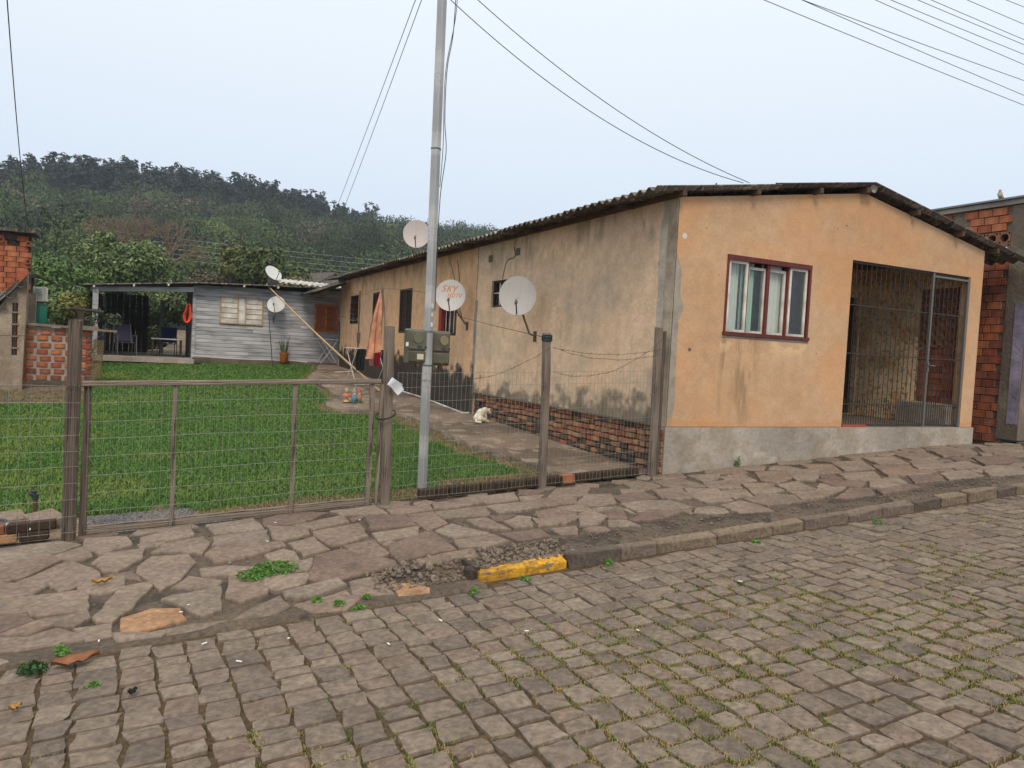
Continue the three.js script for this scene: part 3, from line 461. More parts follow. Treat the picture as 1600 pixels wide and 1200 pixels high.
  for (const x of [-0.02, 1.15, 2.25, 3.15, 4.25, 5.3, 6.2]) mesh('purlin', box(0.06, 0.07, 16.9, x, roofT(x) - 0.02, -8.32, 0, 0, 0), M.beam, roof);
  for (let s = 0.9; s < 16.4; s += 2.6) mesh('rafter_end', box(0.4, 0.06, 0.05, -0.05, roofT(-0.05) - 0.03, -s, 0, 0, 0.15), M.beam, roof);
  
  for (let i = 0; i < 9; i++) { const x = rr(0, 5.8); mesh('roof_bolt', cyl(0.01, 0.01, 0.04, x, roofT(x) + 0.085, 0.02, 6), M.rust, roof); }
  // lower lean-to roof at the back corner
  for (let i = 0; i < 2; i++) mesh('roof_sheet', sheet(-1.15, -0.2, -15.3 - i * 1.0, -16.4 - i * 1.0, 0, (x) => 2.30 + (x + 1.15) * 0.42, 0), M.asbDark[2], roof);
  mesh('rafter_end', box(0.95, 0.07, 0.06, -0.55, 2.46, -15.5, 0, 0, 0.4), M.beam, roof); mesh('rafter_end', box(0.95, 0.07, 0.06, -0.55, 2.46, -16.4, 0, 0, 0.4), M.beam, roof);

  // street window: red frame, four white sashes of ribbed glass
  const W = wx1 - wx0, H = wy1 - wy0, f = 0.046, zc = -0.06;
  const fg = [box(W, f * 1.35, 0.1, wx0 + W / 2, wy1 - f * 0.68, zc + 0.02), box(W + 0.02, f, 0.12, wx0 + W / 2, wy0 + f / 2, zc + 0.03), box(f * 0.8, H, 0.1, wx0 + f * 0.4, wy0 + H / 2, zc + 0.018), box(f * 0.8, H, 0.1, wx1 - f * 0.4, wy0 + H / 2, zc + 0.018)];
  const win = mesh('window', merge(fg), M.redWood, HP, 'four pane window with dark red frame and white sashes');
  mesh('sill', rbox(W + 0.04, 0.035, 0.1, 0.01, wx0 + W / 2, wy0 - 0.015, -0.042), M.concrete, win); 
  const iw = (W - 2 * f * 0.8) / 4, yb = wy0 + f, yt = wy1 - f * 1.35;
  for (let i = 0; i < 4; i++) {
    const xa = wx0 + f * 0.8 + i * iw, back = i === 1 || i === 2 ? -0.045 : 0, t = 0.034, zz = zc + 0.03 + back, top = yt - (back ? 0.05 : 0), h = top - yb, g2 = [];
    g2.push(box(iw - 0.03, t, 0.03, xa + iw / 2, top - t / 2, zz), box(iw - 0.03, t, 0.03, xa + iw / 2, yb + t / 2, zz), box(t, h - 2 * t, 0.03, xa + 0.015 + t / 2, yb + h / 2, zz), box(t, h - 2 * t, 0.03, xa + iw - 0.015 - t / 2, yb + h / 2, zz));
    mesh('sash', merge(g2), M.white, win); mesh('pane', box(iw - 0.1, h - 2 * t, 0.005, xa + iw / 2, yb + h / 2, zz - 0.004), M.glass, win);
  }
  for (const i of [1, 2, 3]) mesh('mullion', box(i === 2 ? 0.05 : 0.03, yt - yb, 0.07, wx0 + f * 0.8 + i * iw, yb + (yt - yb) / 2, zc - 0.005), M.redWood, win);
  const cloth = (x0, x1, y0, y1, z, amp, n) => { const g = gridGeo(n * 8, 4, (u, v) => { const x = lerp(x0, x1, u); return [x, lerp(y0, y1, v), z + amp * Math.sin(u * n * 2 * PI) * (1.1 - 0.3 * v) + amp * 0.5 * Math.sin(u * n * 5.1 + 1)]; }); return g; };
  mesh('curtain', cloth(wx0, wx0 + 0.32, wy0, wy1 + 0.05, -0.135, 0.014, 5), flat(0xe4e4de, 0.9), win, 'thin grey white curtain'); mesh('curtain', cloth(wx0 + 0.36, wx0 + 0.60, wy0, wy1 + 0.05, -0.14, 0.018, 3), flat(0xbfdccf, 0.9), win, 'pale green curtain'); mesh('curtain', cloth(wx0 + 0.72, wx0 + 1.08, wy0, wy1 + 0.05, -0.14, 0.014, 5), flat(0xeeeae6, 0.9), win, 'white curtain');
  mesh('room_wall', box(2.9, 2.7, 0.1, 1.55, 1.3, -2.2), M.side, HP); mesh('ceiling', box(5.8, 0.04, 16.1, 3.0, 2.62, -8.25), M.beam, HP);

  // porch: recess behind a steel grille
  mesh('porch_wall', box(0.1, 2.62, 2.1, px0 - 0.06, 1.31, -1.2), M.facade, HP);
  const rough = bumped({ map: tex(512, 512, (u, v) => { const a = fbm(u * 5, v * 5, 5, 1101, 5, 5), p = sstep(0.62, 0.7, fbm(u * 44, v * 44, 2, 1103, 44, 44)), q = sstep(0.5, 0.7, fbm(u * 7, v * 7, 5, 1105, 7, 7)); return mul3(mix3(mix3([250, 224, 180], [226, 188, 136], q), [150, 116, 78], p * 0.7), 0.8 + 0.3 * a); }, { sx: 1.5, sy: 1.5 }) }, T.stucco, 0.02); M.rough = rough;
  const bw = wallGeo([[px0, 0], [5.86, 0], [5.86, 2.62], [px0, 2.62]], [[5.0, 0.02, 5.83, 2.1]], 0.1); bw.translate(0, 0, -2.1); mesh('porch_wall', bw, rough, HP);
  const rw = wallGeo([[0.16, 0], [2.1, 0], [2.1, 2.62], [0.16, 2.62]], [[0.2, 0.34, 0.86, 2.2]], 0.16); rw.applyMatrix4(toSide); rw.translate(5.86, 0, 0); mesh('porch_wall', rw, rough, HP, 'rough pitted plaster wall inside the porch');
  mesh('porch_floor', box(2.9, 0.05, 2.0, 4.55, -0.032, -1.1), M.concreteDark, HP); mesh('porch_step', box(0.5, 0.04, 0.09, px0 + 0.27, 0.012, -0.04), flat(0x9c4a3c, 0.5), HP, 'strip of red floor tiles');
  
  mesh('low_block', box(0.3, 0.33, 0.85, 5.74, 0.165, -0.55), M.concrete, HP);
  const lat = mesh('screen', box(0.12, 0.05, 0.64, 5.94, 2.17, -0.53), M.hollow[0], HP, 'screen of round hole clay blocks over red bricks');
  const cob = (a, t) => { const s = new THREE.Shape(); s.moveTo(0, 0); s.lineTo(a, 0); s.lineTo(a, a); s.lineTo(0, a); s.closePath(); const hole = (cx, cy, r) => { const p = new THREE.Path(); p.absarc(cx, cy, r, 0, 2 * PI, true); s.holes.push(p); }; hole(a / 2, a / 2, a * 0.34); for (const [i, j] of [[0, 0], [1, 0], [0, 1], [1, 1]]) hole(lerp(0.13, 0.87, i) * a, lerp(0.13, 0.87, j) * a, a * 0.09); return strip(new THREE.ExtrudeGeometry(s, { depth: t, bevelEnabled: false, curveSegments: 7 })); };
  const cg = cob(0.152, 0.09).applyMatrix4(toSide); M.cobGeo = cob(0.2, 0.1).applyMatrix4(toSide); M.cobFlat = cob(0.12, 0.05).translate(-0.06, -0.06, 0); M.toSide = toSide;
  for (let i = 0; i < 4; i++) for (let j = 0; j < 6; j++) { const b = mesh('clay_block', cg, M.cobogo, lat); b.position.set(5.87, 1.24 + j * 0.156, -0.215 - i * 0.158); }
  const hb = rbox(0.1, 0.088, 0.2, 0.006, 0, 0, 0); for (let c = 0; c < 9; c++) for (let i = 0; i < 3; i++) { const b = mesh('brick', hb, M.hollowDark[(R() * 4) | 0], lat); b.position.set(5.93, 0.39 + c * 0.097, -0.31 - i * 0.21 - (c % 2) * 0.02); }
  // grille: fixed panel and gate
  const gz = -0.05, bars = mesh('porch_grille', merge([box(px1 - px0, 0.014, 0.012, (px0 + px1) / 2, 1.72, gz + 0.012), box(px1 - px0, 0.014, 0.012, (px0 + px1) / 2, 1.04, gz + 0.014), box(px1 - px0, 0.014, 0.012, (px0 + px1) / 2, 0.32, gz + 0.014), box(px1 - px0, 0.025, 0.03, (px0 + px1) / 2, 0.02, gz), box(px1 - px0, 0.03, 0.03, (px0 + px1) / 2, py1 - 0.016, gz)]), M.bars, HP, 'steel bar grille across the porch');
  const long = bar([0, 0.03, 0], [0, py1 - 0.03, 0], 0.0065, 5), short = merge([bar([0, 0.03, 0], [0, 0.37, 0], 0.0055, 5), bar([0, 0.37, 0], [0, 0.41, 0], 0.0055, 5, 0.001)]);
  let nb = 0; for (let x = px0 + 0.05; x < px1 - 0.03; x += 0.104, nb++) { const b = mesh('bar', long, M.bars, bars); b.position.set(x, 0, gz); const s2 = mesh('short_bar', short, M.bars, bars); s2.position.set(x + 0.052, 0, gz); }
  mesh('gate_post', box(0.035, py1 - 0.02, 0.035, 4.89, py1 / 2, gz + 0.028), M.gateSteel, bars); mesh('gate_post', box(0.035, py1 - 0.02, 0.035, px1 - 0.03, py1 / 2, gz + 0.028), M.gateSteel, bars); mesh('gate_rail', box(0.83, 0.03, 0.03, 5.32, py1 - 0.06, gz + 0.03), M.gateSteel, bars);
  mesh('handle', merge([bar([4.89, 0.93, gz + 0.03], [4.89, 0.93, gz + 0.09], 0.012, 8), bar([4.885, 0.93, gz + 0.09], [5.0, 0.925, gz + 0.09], 0.009, 8), box(0.03, 0.14, 0.012, 4.89, 0.91, gz + 0.052)]), M.steel, bars);

  // side openings
  const inS = (g) => g.applyMatrix4(toSide);
  const shutter = (a0, b0, a1, b1, label, leaf = 2, mat = M.brownWood) => { const w = a1 - a0, h = b1 - b0, t = 0.05; const g = [box(w, t, 0.06, (a0 + a1) / 2, b1 - t / 2, 0.04), box(w, t, 0.06, (a0 + a1) / 2, b0 + t / 2, 0.04)]; for (let i = 0; i <= leaf; i++) g.push(box(t, h - 2 * t, 0.06, lerp(a0 + t / 2, a1 - t / 2, i / leaf), (b0 + b1) / 2, 0.04)); const m = mesh('shutter', inS(merge(g)), mat, HP, label); const lw = (w - t) / leaf - t, sl = inS(box(lw, 0.04, 0.012, 0, 0, 0, 0, -0.6)); for (let l = 0; l < leaf; l++) for (let y = b0 + t + 0.03; y < b1 - t - 0.01; y += 0.045) { const q = mesh('slat', sl, mat, m); q.position.set(0.04, y, -(lerp(a0 + t / 2, a1 - t / 2, (l + 0.5) / leaf))); } return m; };
  shutter(9.62, 1.13, 10.58, 2.2, 'closed dark brown louvred shutters'); shutter(11.95, 1.13, 12.95, 2.23, 'dark louvred shutters behind the hanging towel');
  const w1 = mesh('window', inS(merge([box(1.03, 0.04, 0.06, 14.935, 2.23, 0.06), box(1.03, 0.04, 0.06, 14.935, 1.42, 0.06), box(0.04, 0.77, 0.06, 14.44, 1.825, 0.06), box(0.04, 0.77, 0.06, 15.43, 1.825, 0.06)])), M.bars, HP, 'dark top hung louvre window at the far end');
  for (let i = 0; i < 4; i++) mesh('pane', inS(box(0.92, 0.19, 0.006, 14.935, 1.52 + i * 0.2, 0.03, 0, -0.7 + 0.2 * i)), M.glassPlain, w1);
  const w4 = mesh('window', inS(merge([box(1.02, 0.05, 0.07, 7.33, 1.955, 0.05), box(1.02, 0.05, 0.07, 7.33, 1.105, 0.05), box(0.05, 0.8, 0.07, 6.845, 1.53, 0.05)])), M.black, HP, 'barred window with a red jamb'); mesh('jamb', inS(box(0.16, 0.8, 0.07, 7.76, 1.53, 0.04)), flat(0x8e2a22, 0.6), w4); for (const s of [7.02, 7.24, 7.46]) mesh('bar', inS(bar([s, 1.13, 0.03], [s, 1.93, 0.03], 0.009, 6)), M.white, w4); mesh('pane', inS(box(0.8, 0.8, 0.005, 7.28, 1.53, 0.09)), M.glassPlain, w4);
  const w5 = mesh('window', inS(merge([box(0.99, 0.03, 0.05, 4.7, 2.06, 0.06), box(0.99, 0.03, 0.05, 4.7, 1.62, 0.06), box(0.03, 0.4, 0.05, 4.22, 1.84, 0.06), box(0.03, 0.4, 0.05, 5.18, 1.84, 0.06)])), M.brownWood, HP, 'small high window with white bars behind the grey dish'); for (const s of [4.45, 4.7, 4.95]) mesh('bar', inS(bar([s, 1.63, 0.05], [s, 2.05, 0.05], 0.01, 6)), M.white, w5); mesh('bar', inS(box(0.95, 0.02, 0.015, 4.7, 1.86, 0.045)), M.white, w5); mesh('pane', inS(box(0.92, 0.4, 0.005, 4.7, 1.84, 0.09)), M.glassPlain, w5);
  for (const [s, y] of [[5.3, 2.5], [4.2, 2.52]]) mesh('beam_socket', box(0.02, 0.12, 0.14, -0.004, y, -s), M.concreteDark, HP);
  mesh('down_pipe', bar([-0.03, 2.35, -14.2], [-0.03, -0.05, -14.2], 0.014, 6), M.rust, HP); mesh('fuse_box', rbox(0.05, 0.3, 0.24, 0.015, -0.02, 1.0, -14.2), M.concreteDark, HP);
  mesh('cable', merge([tube([[-0.008, 2.62, -6.9], [-0.012, 2.2, -6.75], [-0.008, 1.75, -6.8], [-0.012, 1.32, -6.4]], 0.006, 16, 4), tube([[-0.008, 2.6, -7.3], [-0.01, 2.3, -7.05], [-0.01, 1.4, -6.5]], 0.005, 14, 4), tube([[-0.008, 2.62, -4.35], [-0.012, 2.45, -4.3], [-0.01, 2.4, -4.6], [-0.012, 2.1, -4.75]], 0.006, 16, 4)]), M.rust, HP);
}
// ------------------------------------------------------------------ yard path, lawn
{
  const pos = [], uv = [], n = 140, cols = 5; const rows = [];
  for (let i = 0; i <= n; i++) { const z = lerp(-0.1, -17.25, i / n), xe = pathX(z) + 0.03 * (vn(z * 4 + 90, 3, 5) - 0.5); const row = []; for (let k = 0; k <= cols; k++) { const x = lerp(0.06, xe, k / cols); row.push([x, yardY(x, z) - 0.012 * (vn(x * 3 + 20, z * 3 + 90, 4)), z]); } row.push([xe - 0.015, row[cols][1] - 0.02, z]); row.push([xe - 0.02, row[cols][1] - 0.13, z]); rows.push(row); }
  const idx = [], P = [], U = []; rows.forEach(r => r.forEach((p, k) => { P.push(...p); U.push(p[0] - (k > cols ? 0.1 * (k - cols) : 0), p[2]); })); const m = cols + 3;
  for (let i = 0; i < n; i++) for (let k = 0; k < m - 1; k++) { const a = i * m + k, b = a + 1, c = a + m, d = c + 1; idx.push(a, b, c, b, d, c); }
  const g = new THREE.BufferGeometry(); g.setAttribute('position', new THREE.Float32BufferAttribute(P, 3)); g.setAttribute('uv', new THREE.Float32BufferAttribute(U, 2)); g.setIndex(idx); g.computeVertexNormals();
  tag(mesh('path', g, M.path), 'worn raised concrete path beside the peach house wall', 'path', { kind: 'structure' });
}
function blades(n, h0, h1, spread, wdt, seed) { const q = rngOf(seed), pos = []; for (let i = 0; i < n; i++) { const a = q() * 2 * PI, r = spread * Math.sqrt(q()), x = Math.cos(a) * r, z = Math.sin(a) * r, h = lerp(h0, h1, q()), b = q() * 2 * PI, lean = h * lerp(0.15, 0.7, q()), w = wdt * lerp(0.7, 1.3, q()), cx = Math.cos(b), sz = Math.sin(b); const m = [x + cx * lean * 0.35, h * 0.6, z + sz * lean * 0.35], t = [x + cx * lean, h, z + sz * lean]; pos.push(x - sz * w, 0, z + cx * w, x + sz * w, 0, z - cx * w, m[0] + sz * w * 0.8, m[1], m[2] - cx * w * 0.8); pos.push(x - sz * w, 0, z + cx * w, m[0] + sz * w * 0.8, m[1], m[2] - cx * w * 0.8, m[0] - sz * w * 0.8, m[1], m[2] + cx * w * 0.8); pos.push(m[0] - sz * w * 0.8, m[1], m[2] + cx * w * 0.8, m[0] + sz * w * 0.8, m[1], m[2] - cx * w * 0.8, ...t); } return geoFrom(pos); }
function scatter(name, label, category, geo, mat, spots) { const im = new THREE.InstancedMesh(geo, mat, spots.length), m4 = new THREE.Matrix4(), q = new THREE.Quaternion(), C = new THREE.Color(), up = new V3(0, 1, 0); im.name = numbered(name); im.castShadow = im.receiveShadow = true; spots.forEach(([x, y, z, s, c, sy], i) => { q.setFromAxisAngle(up, hash(i, 3, 77) * 6.28); m4.compose(new V3(x, y, z), q, new V3(s, s * (sy || 1), s)); im.setMatrixAt(i, m4); im.setColorAt(i, C.setRGB(...c)); }); scene.add(im); tag(im, label, category, { kind: 'stuff' }); return im; }
M.grass = std({ color: 0xffffff, roughness: 0.75 });
{
  R = rngOf(301); const spots = [], dry = [];
  const cam = [-5.74, 7.16];
  for (let i = 0; i < 120000; i++) {
    const v = R(), z = -0.35 - 16.7 * Math.pow(v, 1.7), x = rr(-8.4, Math.min(0, pathX(z)));
    const e = pathX(z) - x; const n = fbm(x * 1.3 + 40, z * 1.3 + 60, 4, 303), dirt = sstep(0.57, 0.68, fbm(x * 0.8 + 9, z * 0.8 + 30, 4, 309));
    const inYard = !(x < -6.6 && z < -9.2) && !(x < -6.2 && z > -1.35 + 0.2 * n);
    if (!inYard && z < -8 && z > -11.4 && R() < 0.5) dry.push([x, yardY(x, z) - 0.085, z, rr(0.4, 1.0), R() < 0.4 ? [0.10, 0.13, 0.035] : mul3([0.26, 0.19, 0.10], rr(0.5, 1.1))]);
    if (!inYard || e < 0.03) continue;
    if (z < -16.9 + 0.5 * n && x < -4) continue;
    const y = yardY(x, z) - 0.088, border = e < 0.16 + 0.34 * n * (z > -6 ? 1 : 0.4) || z > -0.62 - 0.3 * n || (x > -2.6 && z > -0.75 - 0.55 * n) || (x > -5.6 && x < -5.25 && z > -1.4 * n - 0.5);
    const bare = x < -5.2 && z > -0.8 - 0.25 * n; if (bare) continue; if (border || dirt * R() > 0.7) { if (R() < 0.9) dry.push([x, y + 0.01, z, rr(0.4, 0.9), R() < 0.25 ? [0.10, 0.14, 0.03] : mul3([0.36, 0.25, 0.13], rr(0.5, 1.2))]); if (border && R() < 0.96) continue; }
    const k = rr(0.75, 1.25), yel = sstep(0.5, 0.66, fbm(x * 1.1 + 70, z * 1.1 + 10, 3, 311)) * (x < -5.2 ? 1 : 0.35);
    const c = mix3([0.078, 0.185, 0.027], [0.205, 0.255, 0.045], yel * 0.45 + 0.2 * R()); spots.push([x, y, z, rr(0.8, 1.25) * (z < -8 ? 1.35 : 1), mul3(c, k)]);
  }
  scatter('lawn_grass', 'thick short green lawn filling the yard', 'grass', blades(11, 0.02, 0.052, 0.05, 0.004, 5), M.grass, spots);
  scatter('dry_grass', 'straw coloured dry grass at the lawn edges', 'grass', blades(7, 0.015, 0.05, 0.06, 0.003, 6), M.grass, dry);
  // gravel at the gate
  const gv = []; for (let i = 0; i < 5200; i++) { const x = rr(-6.15, -4.9), z = rr(-0.95, -0.1); if (z < -0.92 + 0.35 * sstep(-5.4, -4.9, x)) continue; gv.push([x, yardY(x, z) - 0.075, z, rr(0.008, 0.02), mul3([0.15, 0.135, 0.125], rr(0.5, 1.4)), 0.6]); }
  scatter('gravel', 'grey crushed stone just inside the gate', 'gravel', new THREE.IcosahedronGeometry(1, 0), std({}), gv);
}

// ------------------------------------------------------------------ fence, gate
function timber(x, z, y0, y1, w, d, seed, lean = 0, leanz = 0, seg = 10, square = false) { // rough post
  const rings = 14, P = [], U = [], idx = [];
  for (let j = 0; j <= rings; j++) { const t = j / rings, y = lerp(y0, y1, t); for (let i = 0; i <= seg; i++) { const a = (i % seg) / seg * 2 * PI; let cx = Math.cos(a), cz = Math.sin(a); if (square) { const m = Math.max(Math.abs(cx), Math.abs(cz)); cx /= m; cz /= m; cx *= 0.93; cz *= 0.93; } const k = 1 + 0.10 * (hash(i % seg, 0, seed) - 0.5) + 0.08 * (vn((i % seg) * 1.7, y * 5 + 20, seed + 3) - 0.5); P.push(x + cx * w / 2 * k + lean * (y - y0) + 0.012 * (vn(y * 2 + 9, 1, seed) - 0.5), y + (j === rings ? 0.02 * (hash(i % seg, 5, seed) - 0.5) : 0), z + cz * d / 2 * k + leanz * (y - y0)); U.push(i / seg * PI * (w + d) / 2, y); } }
  for (let j = 0; j < rings; j++) for (let i = 0; i < seg; i++) { const a = j * (seg + 1) + i, b = a + 1, c = a + seg + 1, e = c + 1; idx.push(a, c, b, b, c, e); }
  const c0 = P.length / 3; P.push(x + lean * (y1 - y0), y1 + 0.004, z + leanz * (y1 - y0)); U.push(0.1, 0.1); for (let i = 0; i < seg; i++) idx.push(rings * (seg + 1) + i, c0, rings * (seg + 1) + i + 1);
  const g = new THREE.BufferGeometry(); g.setAttribute('position', new THREE.Float32BufferAttribute(P, 3)); g.setAttribute('uv', new THREE.Float32BufferAttribute(U, 2)); g.setIndex(idx); const h = g.toNonIndexed(); h.computeVertexNormals(); return h;
}
function wireMesh(x0, x1, z, top, bot, seed, dx = 0.052, dy = 0.145) { // welded mesh: fine uprights, wider cross wires, a little wavy
  const gs = [], r = 0.0018, wob = (x, y) => 0.012 * (vn(x * 3 + 50, y * 3 + 50, seed) - 0.5);
  const seg = (a, b) => { const d = new V3().subVectors(new V3(...b), new V3(...a)), L = d.length(); const g = new THREE.CylinderGeometry(r, r, L, 3, 1, true); g.applyQuaternion(new THREE.Quaternion().setFromUnitVectors(new V3(0, 1, 0), d.normalize())); g.translate((a[0] + b[0]) / 2, (a[1] + b[1]) / 2, (a[2] + b[2]) / 2); gs.push(g); };
  for (let x = x0; x <= x1; x += dx) { const t = top(x) + 0.012, b = bot(x); for (let k = 0; k < 3; k++) { const ya = lerp(b, t, k / 3), yb = lerp(b, t, (k + 1) / 3); seg([x + wob(x, ya), ya, z + wob(x + 9, ya)], [x + wob(x, yb), yb, z + wob(x + 9, yb)]); } }
  const rows = Math.round((top(x0) - bot(x0)) / dy); for (let i = 0; i <= rows; i++) for (let x = x0; x < x1 - 0.01; x += 0.3) { const xb = Math.min(x + 0.3, x1), Y = (q) => lerp(bot(q) + 0.01, top(q), i / rows) + wob(i, q) * 1.5; seg([x, Y(x), z + 0.003], [xb, Y(xb), z + 0.003]); }
  return merge(gs);
}
function barbed(a, b, sag, seed, mid) { const pts = []; for (let i = 0; i <= 12; i++) { const t = i / 12; pts.push([lerp(a[0], b[0], t), lerp(a[1], b[1], t) - sag * 4 * t * (1 - t) + 0.012 * (hash(i, 1, seed) - 0.5), lerp(a[2], b[2], t)]); } const gs = [tube(pts, 0.0022, 30, 4)]; for (let i = 1; i < 12; i++) { const p = pts[i]; gs.push(bar([p[0] - 0.012, p[1] - 0.014, p[2]], [p[0] + 0.012, p[1] + 0.014, p[2]], 0.0014, 3), bar([p[0], p[1] - 0.012, p[2] - 0.012], [p[0], p[1] + 0.012, p[2] + 0.012], 0.0014, 3)); } return merge(gs.map(g => strip(g))); }
{
  const f1 = thing('wire_fence', 'wire mesh fence with barbed strands between gate and house corner', 'fence');
  mesh('post', timber(-3.485, 0.02, -0.95, 1.0, 0.112, 0.11, 11, -0.016), M.wood, f1, 'thick cracked grey gate post');
  mesh('post', timber(-1.695, 0.04, -0.85, 1.035, 0.1, 0.1, 12, -0.022), M.wood, f1, 'round grey post with rubber strip tied round its top'); mesh('post', timber(-0.19, 0.03, -0.72, 1.19, 0.105, 0.1, 13, -0.012), M.wood, f1, 'leaning weathered post against the house corner'); mesh('post', timber(-0.1, -0.01, -0.7, 1.15, 0.07, 0.06, 14, 0.0), M.woodDark, f1);
  const top = (x) => interp([[-3.43, 0.54], [-0.3, 0.666]], x), bot = (x) => S(x) + 0.03;
  mesh('wire_mesh', wireMesh(-3.42, -1.75, 0.07, top, bot, 21, 0.049), M.wire, f1); mesh('wire_mesh', wireMesh(-1.64, -0.25, 0.07, top, bot, 22, 0.049), M.wire, f1);
  mesh('barbed_wire', barbed([-1.68, 0.88, 0.1], [-0.2, 0.93, 0.09], 0.07, 1), M.rust, f1); mesh('barbed_wire', barbed([-1.68, 0.62, 0.1], [-0.2, 1.05, 0.09], 0.2, 2), M.rust, f1); mesh('barbed_wire', barbed([-1.68, 0.88, 0.1], [-0.2, 0.88, 0.1], 0.1, 3), M.rust, f1); mesh('barbed_wire', barbed([-3.44, 0.52, 0.1], [-1.72, 0.88, 0.1], 0.19, 4), M.rust, f1);
  for (let i = 0; i < 5; i++) { const g = new THREE.TorusGeometry(0.056, 0.007, 5, 18); g.rotateX(PI / 2 + rngOf(i + 3)() * 0.3 - 0.15); g.translate(-1.735, 0.955 + i * 0.012, 0.04); mesh('rubber_tie', strip(g), i % 2 ? flat(0x1f4a44, 0.7) : M.black, f1); }
  { const g = new THREE.TorusGeometry(0.1, 0.008, 6, 24); g.rotateX(PI / 2 + 0.25); g.rotateZ(0.35); g.translate(-3.52, 0.12, 0.02); mesh('latch_loop', strip(g), M.black, f1, 'black rubber loop holding the gate shut'); }
  const f2 = thing('wire_fence', 'wire mesh fence beside the square timber gate post, left of the gate', 'fence'); f2.userData.label = 'wire mesh fence over low bricks hung on the square timber post';
  mesh('post', timber(-6.225, 0.03, -1.05, 0.885, 0.112, 0.1, 15, 0.012, 0, 12, true), M.woodDark, f2, 'tall square weathered timber post'); 
  mesh('wire_mesh', wireMesh(-8.6, -6.16, 0.095, (x) => 0.345, (x) => S(x) + 0.05, 23, 0.075, 0.15), M.wire, f2);
  const tie = new THREE.TorusGeometry(0.078, 0.004, 4, 16); tie.rotateX(PI / 2); tie.translate(-6.21, 0.34, 0.03); mesh('tie_wire', strip(tie), M.rust, f2); mesh('cross_wire', tube([[-8.6, 0.72, 0.02], [-7.4, 0.70, 0.02], [-6.2, 0.76, 0.02]], 0.002, 12, 4), M.rust, f2);
  const gate = thing('garden_gate', 'wooden framed wire mesh gate with grey weathered rails', 'gate');
  mesh('top_rail', (() => { const g = uvBox(new RoundedBoxGeometry(2.6, 0.046, 0.035, 1, 0.008)); return place(g, -4.88, 0.405, 0.02, 0, 0, 0.036); })(), M.woodH, gate);
  mesh('stile', timber(-6.12, -0.02, -0.98, 0.42, 0.06, 0.05, 33, 0.006, 0, 8, true), M.woodDark, gate);
  for (const [x, w, s] of [[-5.435, 0.042, 34], [-4.405, 0.042, 35], [-3.66, 0.05, 36]]) mesh('stile', timber(x, 0.0, S(x) - 0.0, 0.42 + 0.036 * (x + 4.88) - 0.02, w, 0.035, s, 0.0, 0, 8, true), M.wood, gate);
  mesh('stile', timber(-3.585, 0.03, -0.77, 0.42, 0.035, 0.03, 37, 0.008, 0, 8, true), M.wood, gate);
  mesh('bottom_board', place(uvBox(new RoundedBoxGeometry(2.5, 0.07, 0.03, 1, 0.006)), -4.86, S(-4.86) + 0.035, -0.02, 0, 0, 0.058), M.woodH, gate);
  mesh('wire_mesh', wireMesh(-6.1, -3.66, 0.045, (x) => 0.40 + 0.036 * (x + 4.88), (x) => S(x) + 0.04, 24, 0.056, 0.15), M.wire, gate);
  // low brick borders under the fence
  R = rngOf(401); for (const [xa, xb, h, lab, y0] of [[-3.12, -0.3, 0.1, 'low border of mossy bricks under the fence by the steel pole', 0.0], [-8.4, -6.3, 0.15, 'low border of mossy bricks beside the square timber post', 0.0]]) { const b = thing('brick_border', lab, 'border'); for (let c = 0; c < (h > 0.12 ? 2 : 1); c++) for (let x = xa; x < xb - 0.1;) { const L = rr(0.14, 0.26), hh = h / (h > 0.12 ? 2 : 1); const m = mesh('brick', rbox(L - 0.012, hh, 0.11, 0.012, 0, 0, 0), R() < 0.18 ? M.oldBrick[(R() * 5) | 0] : bumped({ map: T.mortar, color: R() < 0.5 ? 0xf0d8b8 : 0xd8b898 }, T.rockBump, 0.02), b); m.position.set(x + L / 2, S(x + L / 2) + hh / 2 + c * hh + y0, -0.03 + rr(-0.012, 0.012)); m.rotation.set(rr(-0.06, 0.06), rr(-0.05, 0.05), 0.058); x += L; } }
}

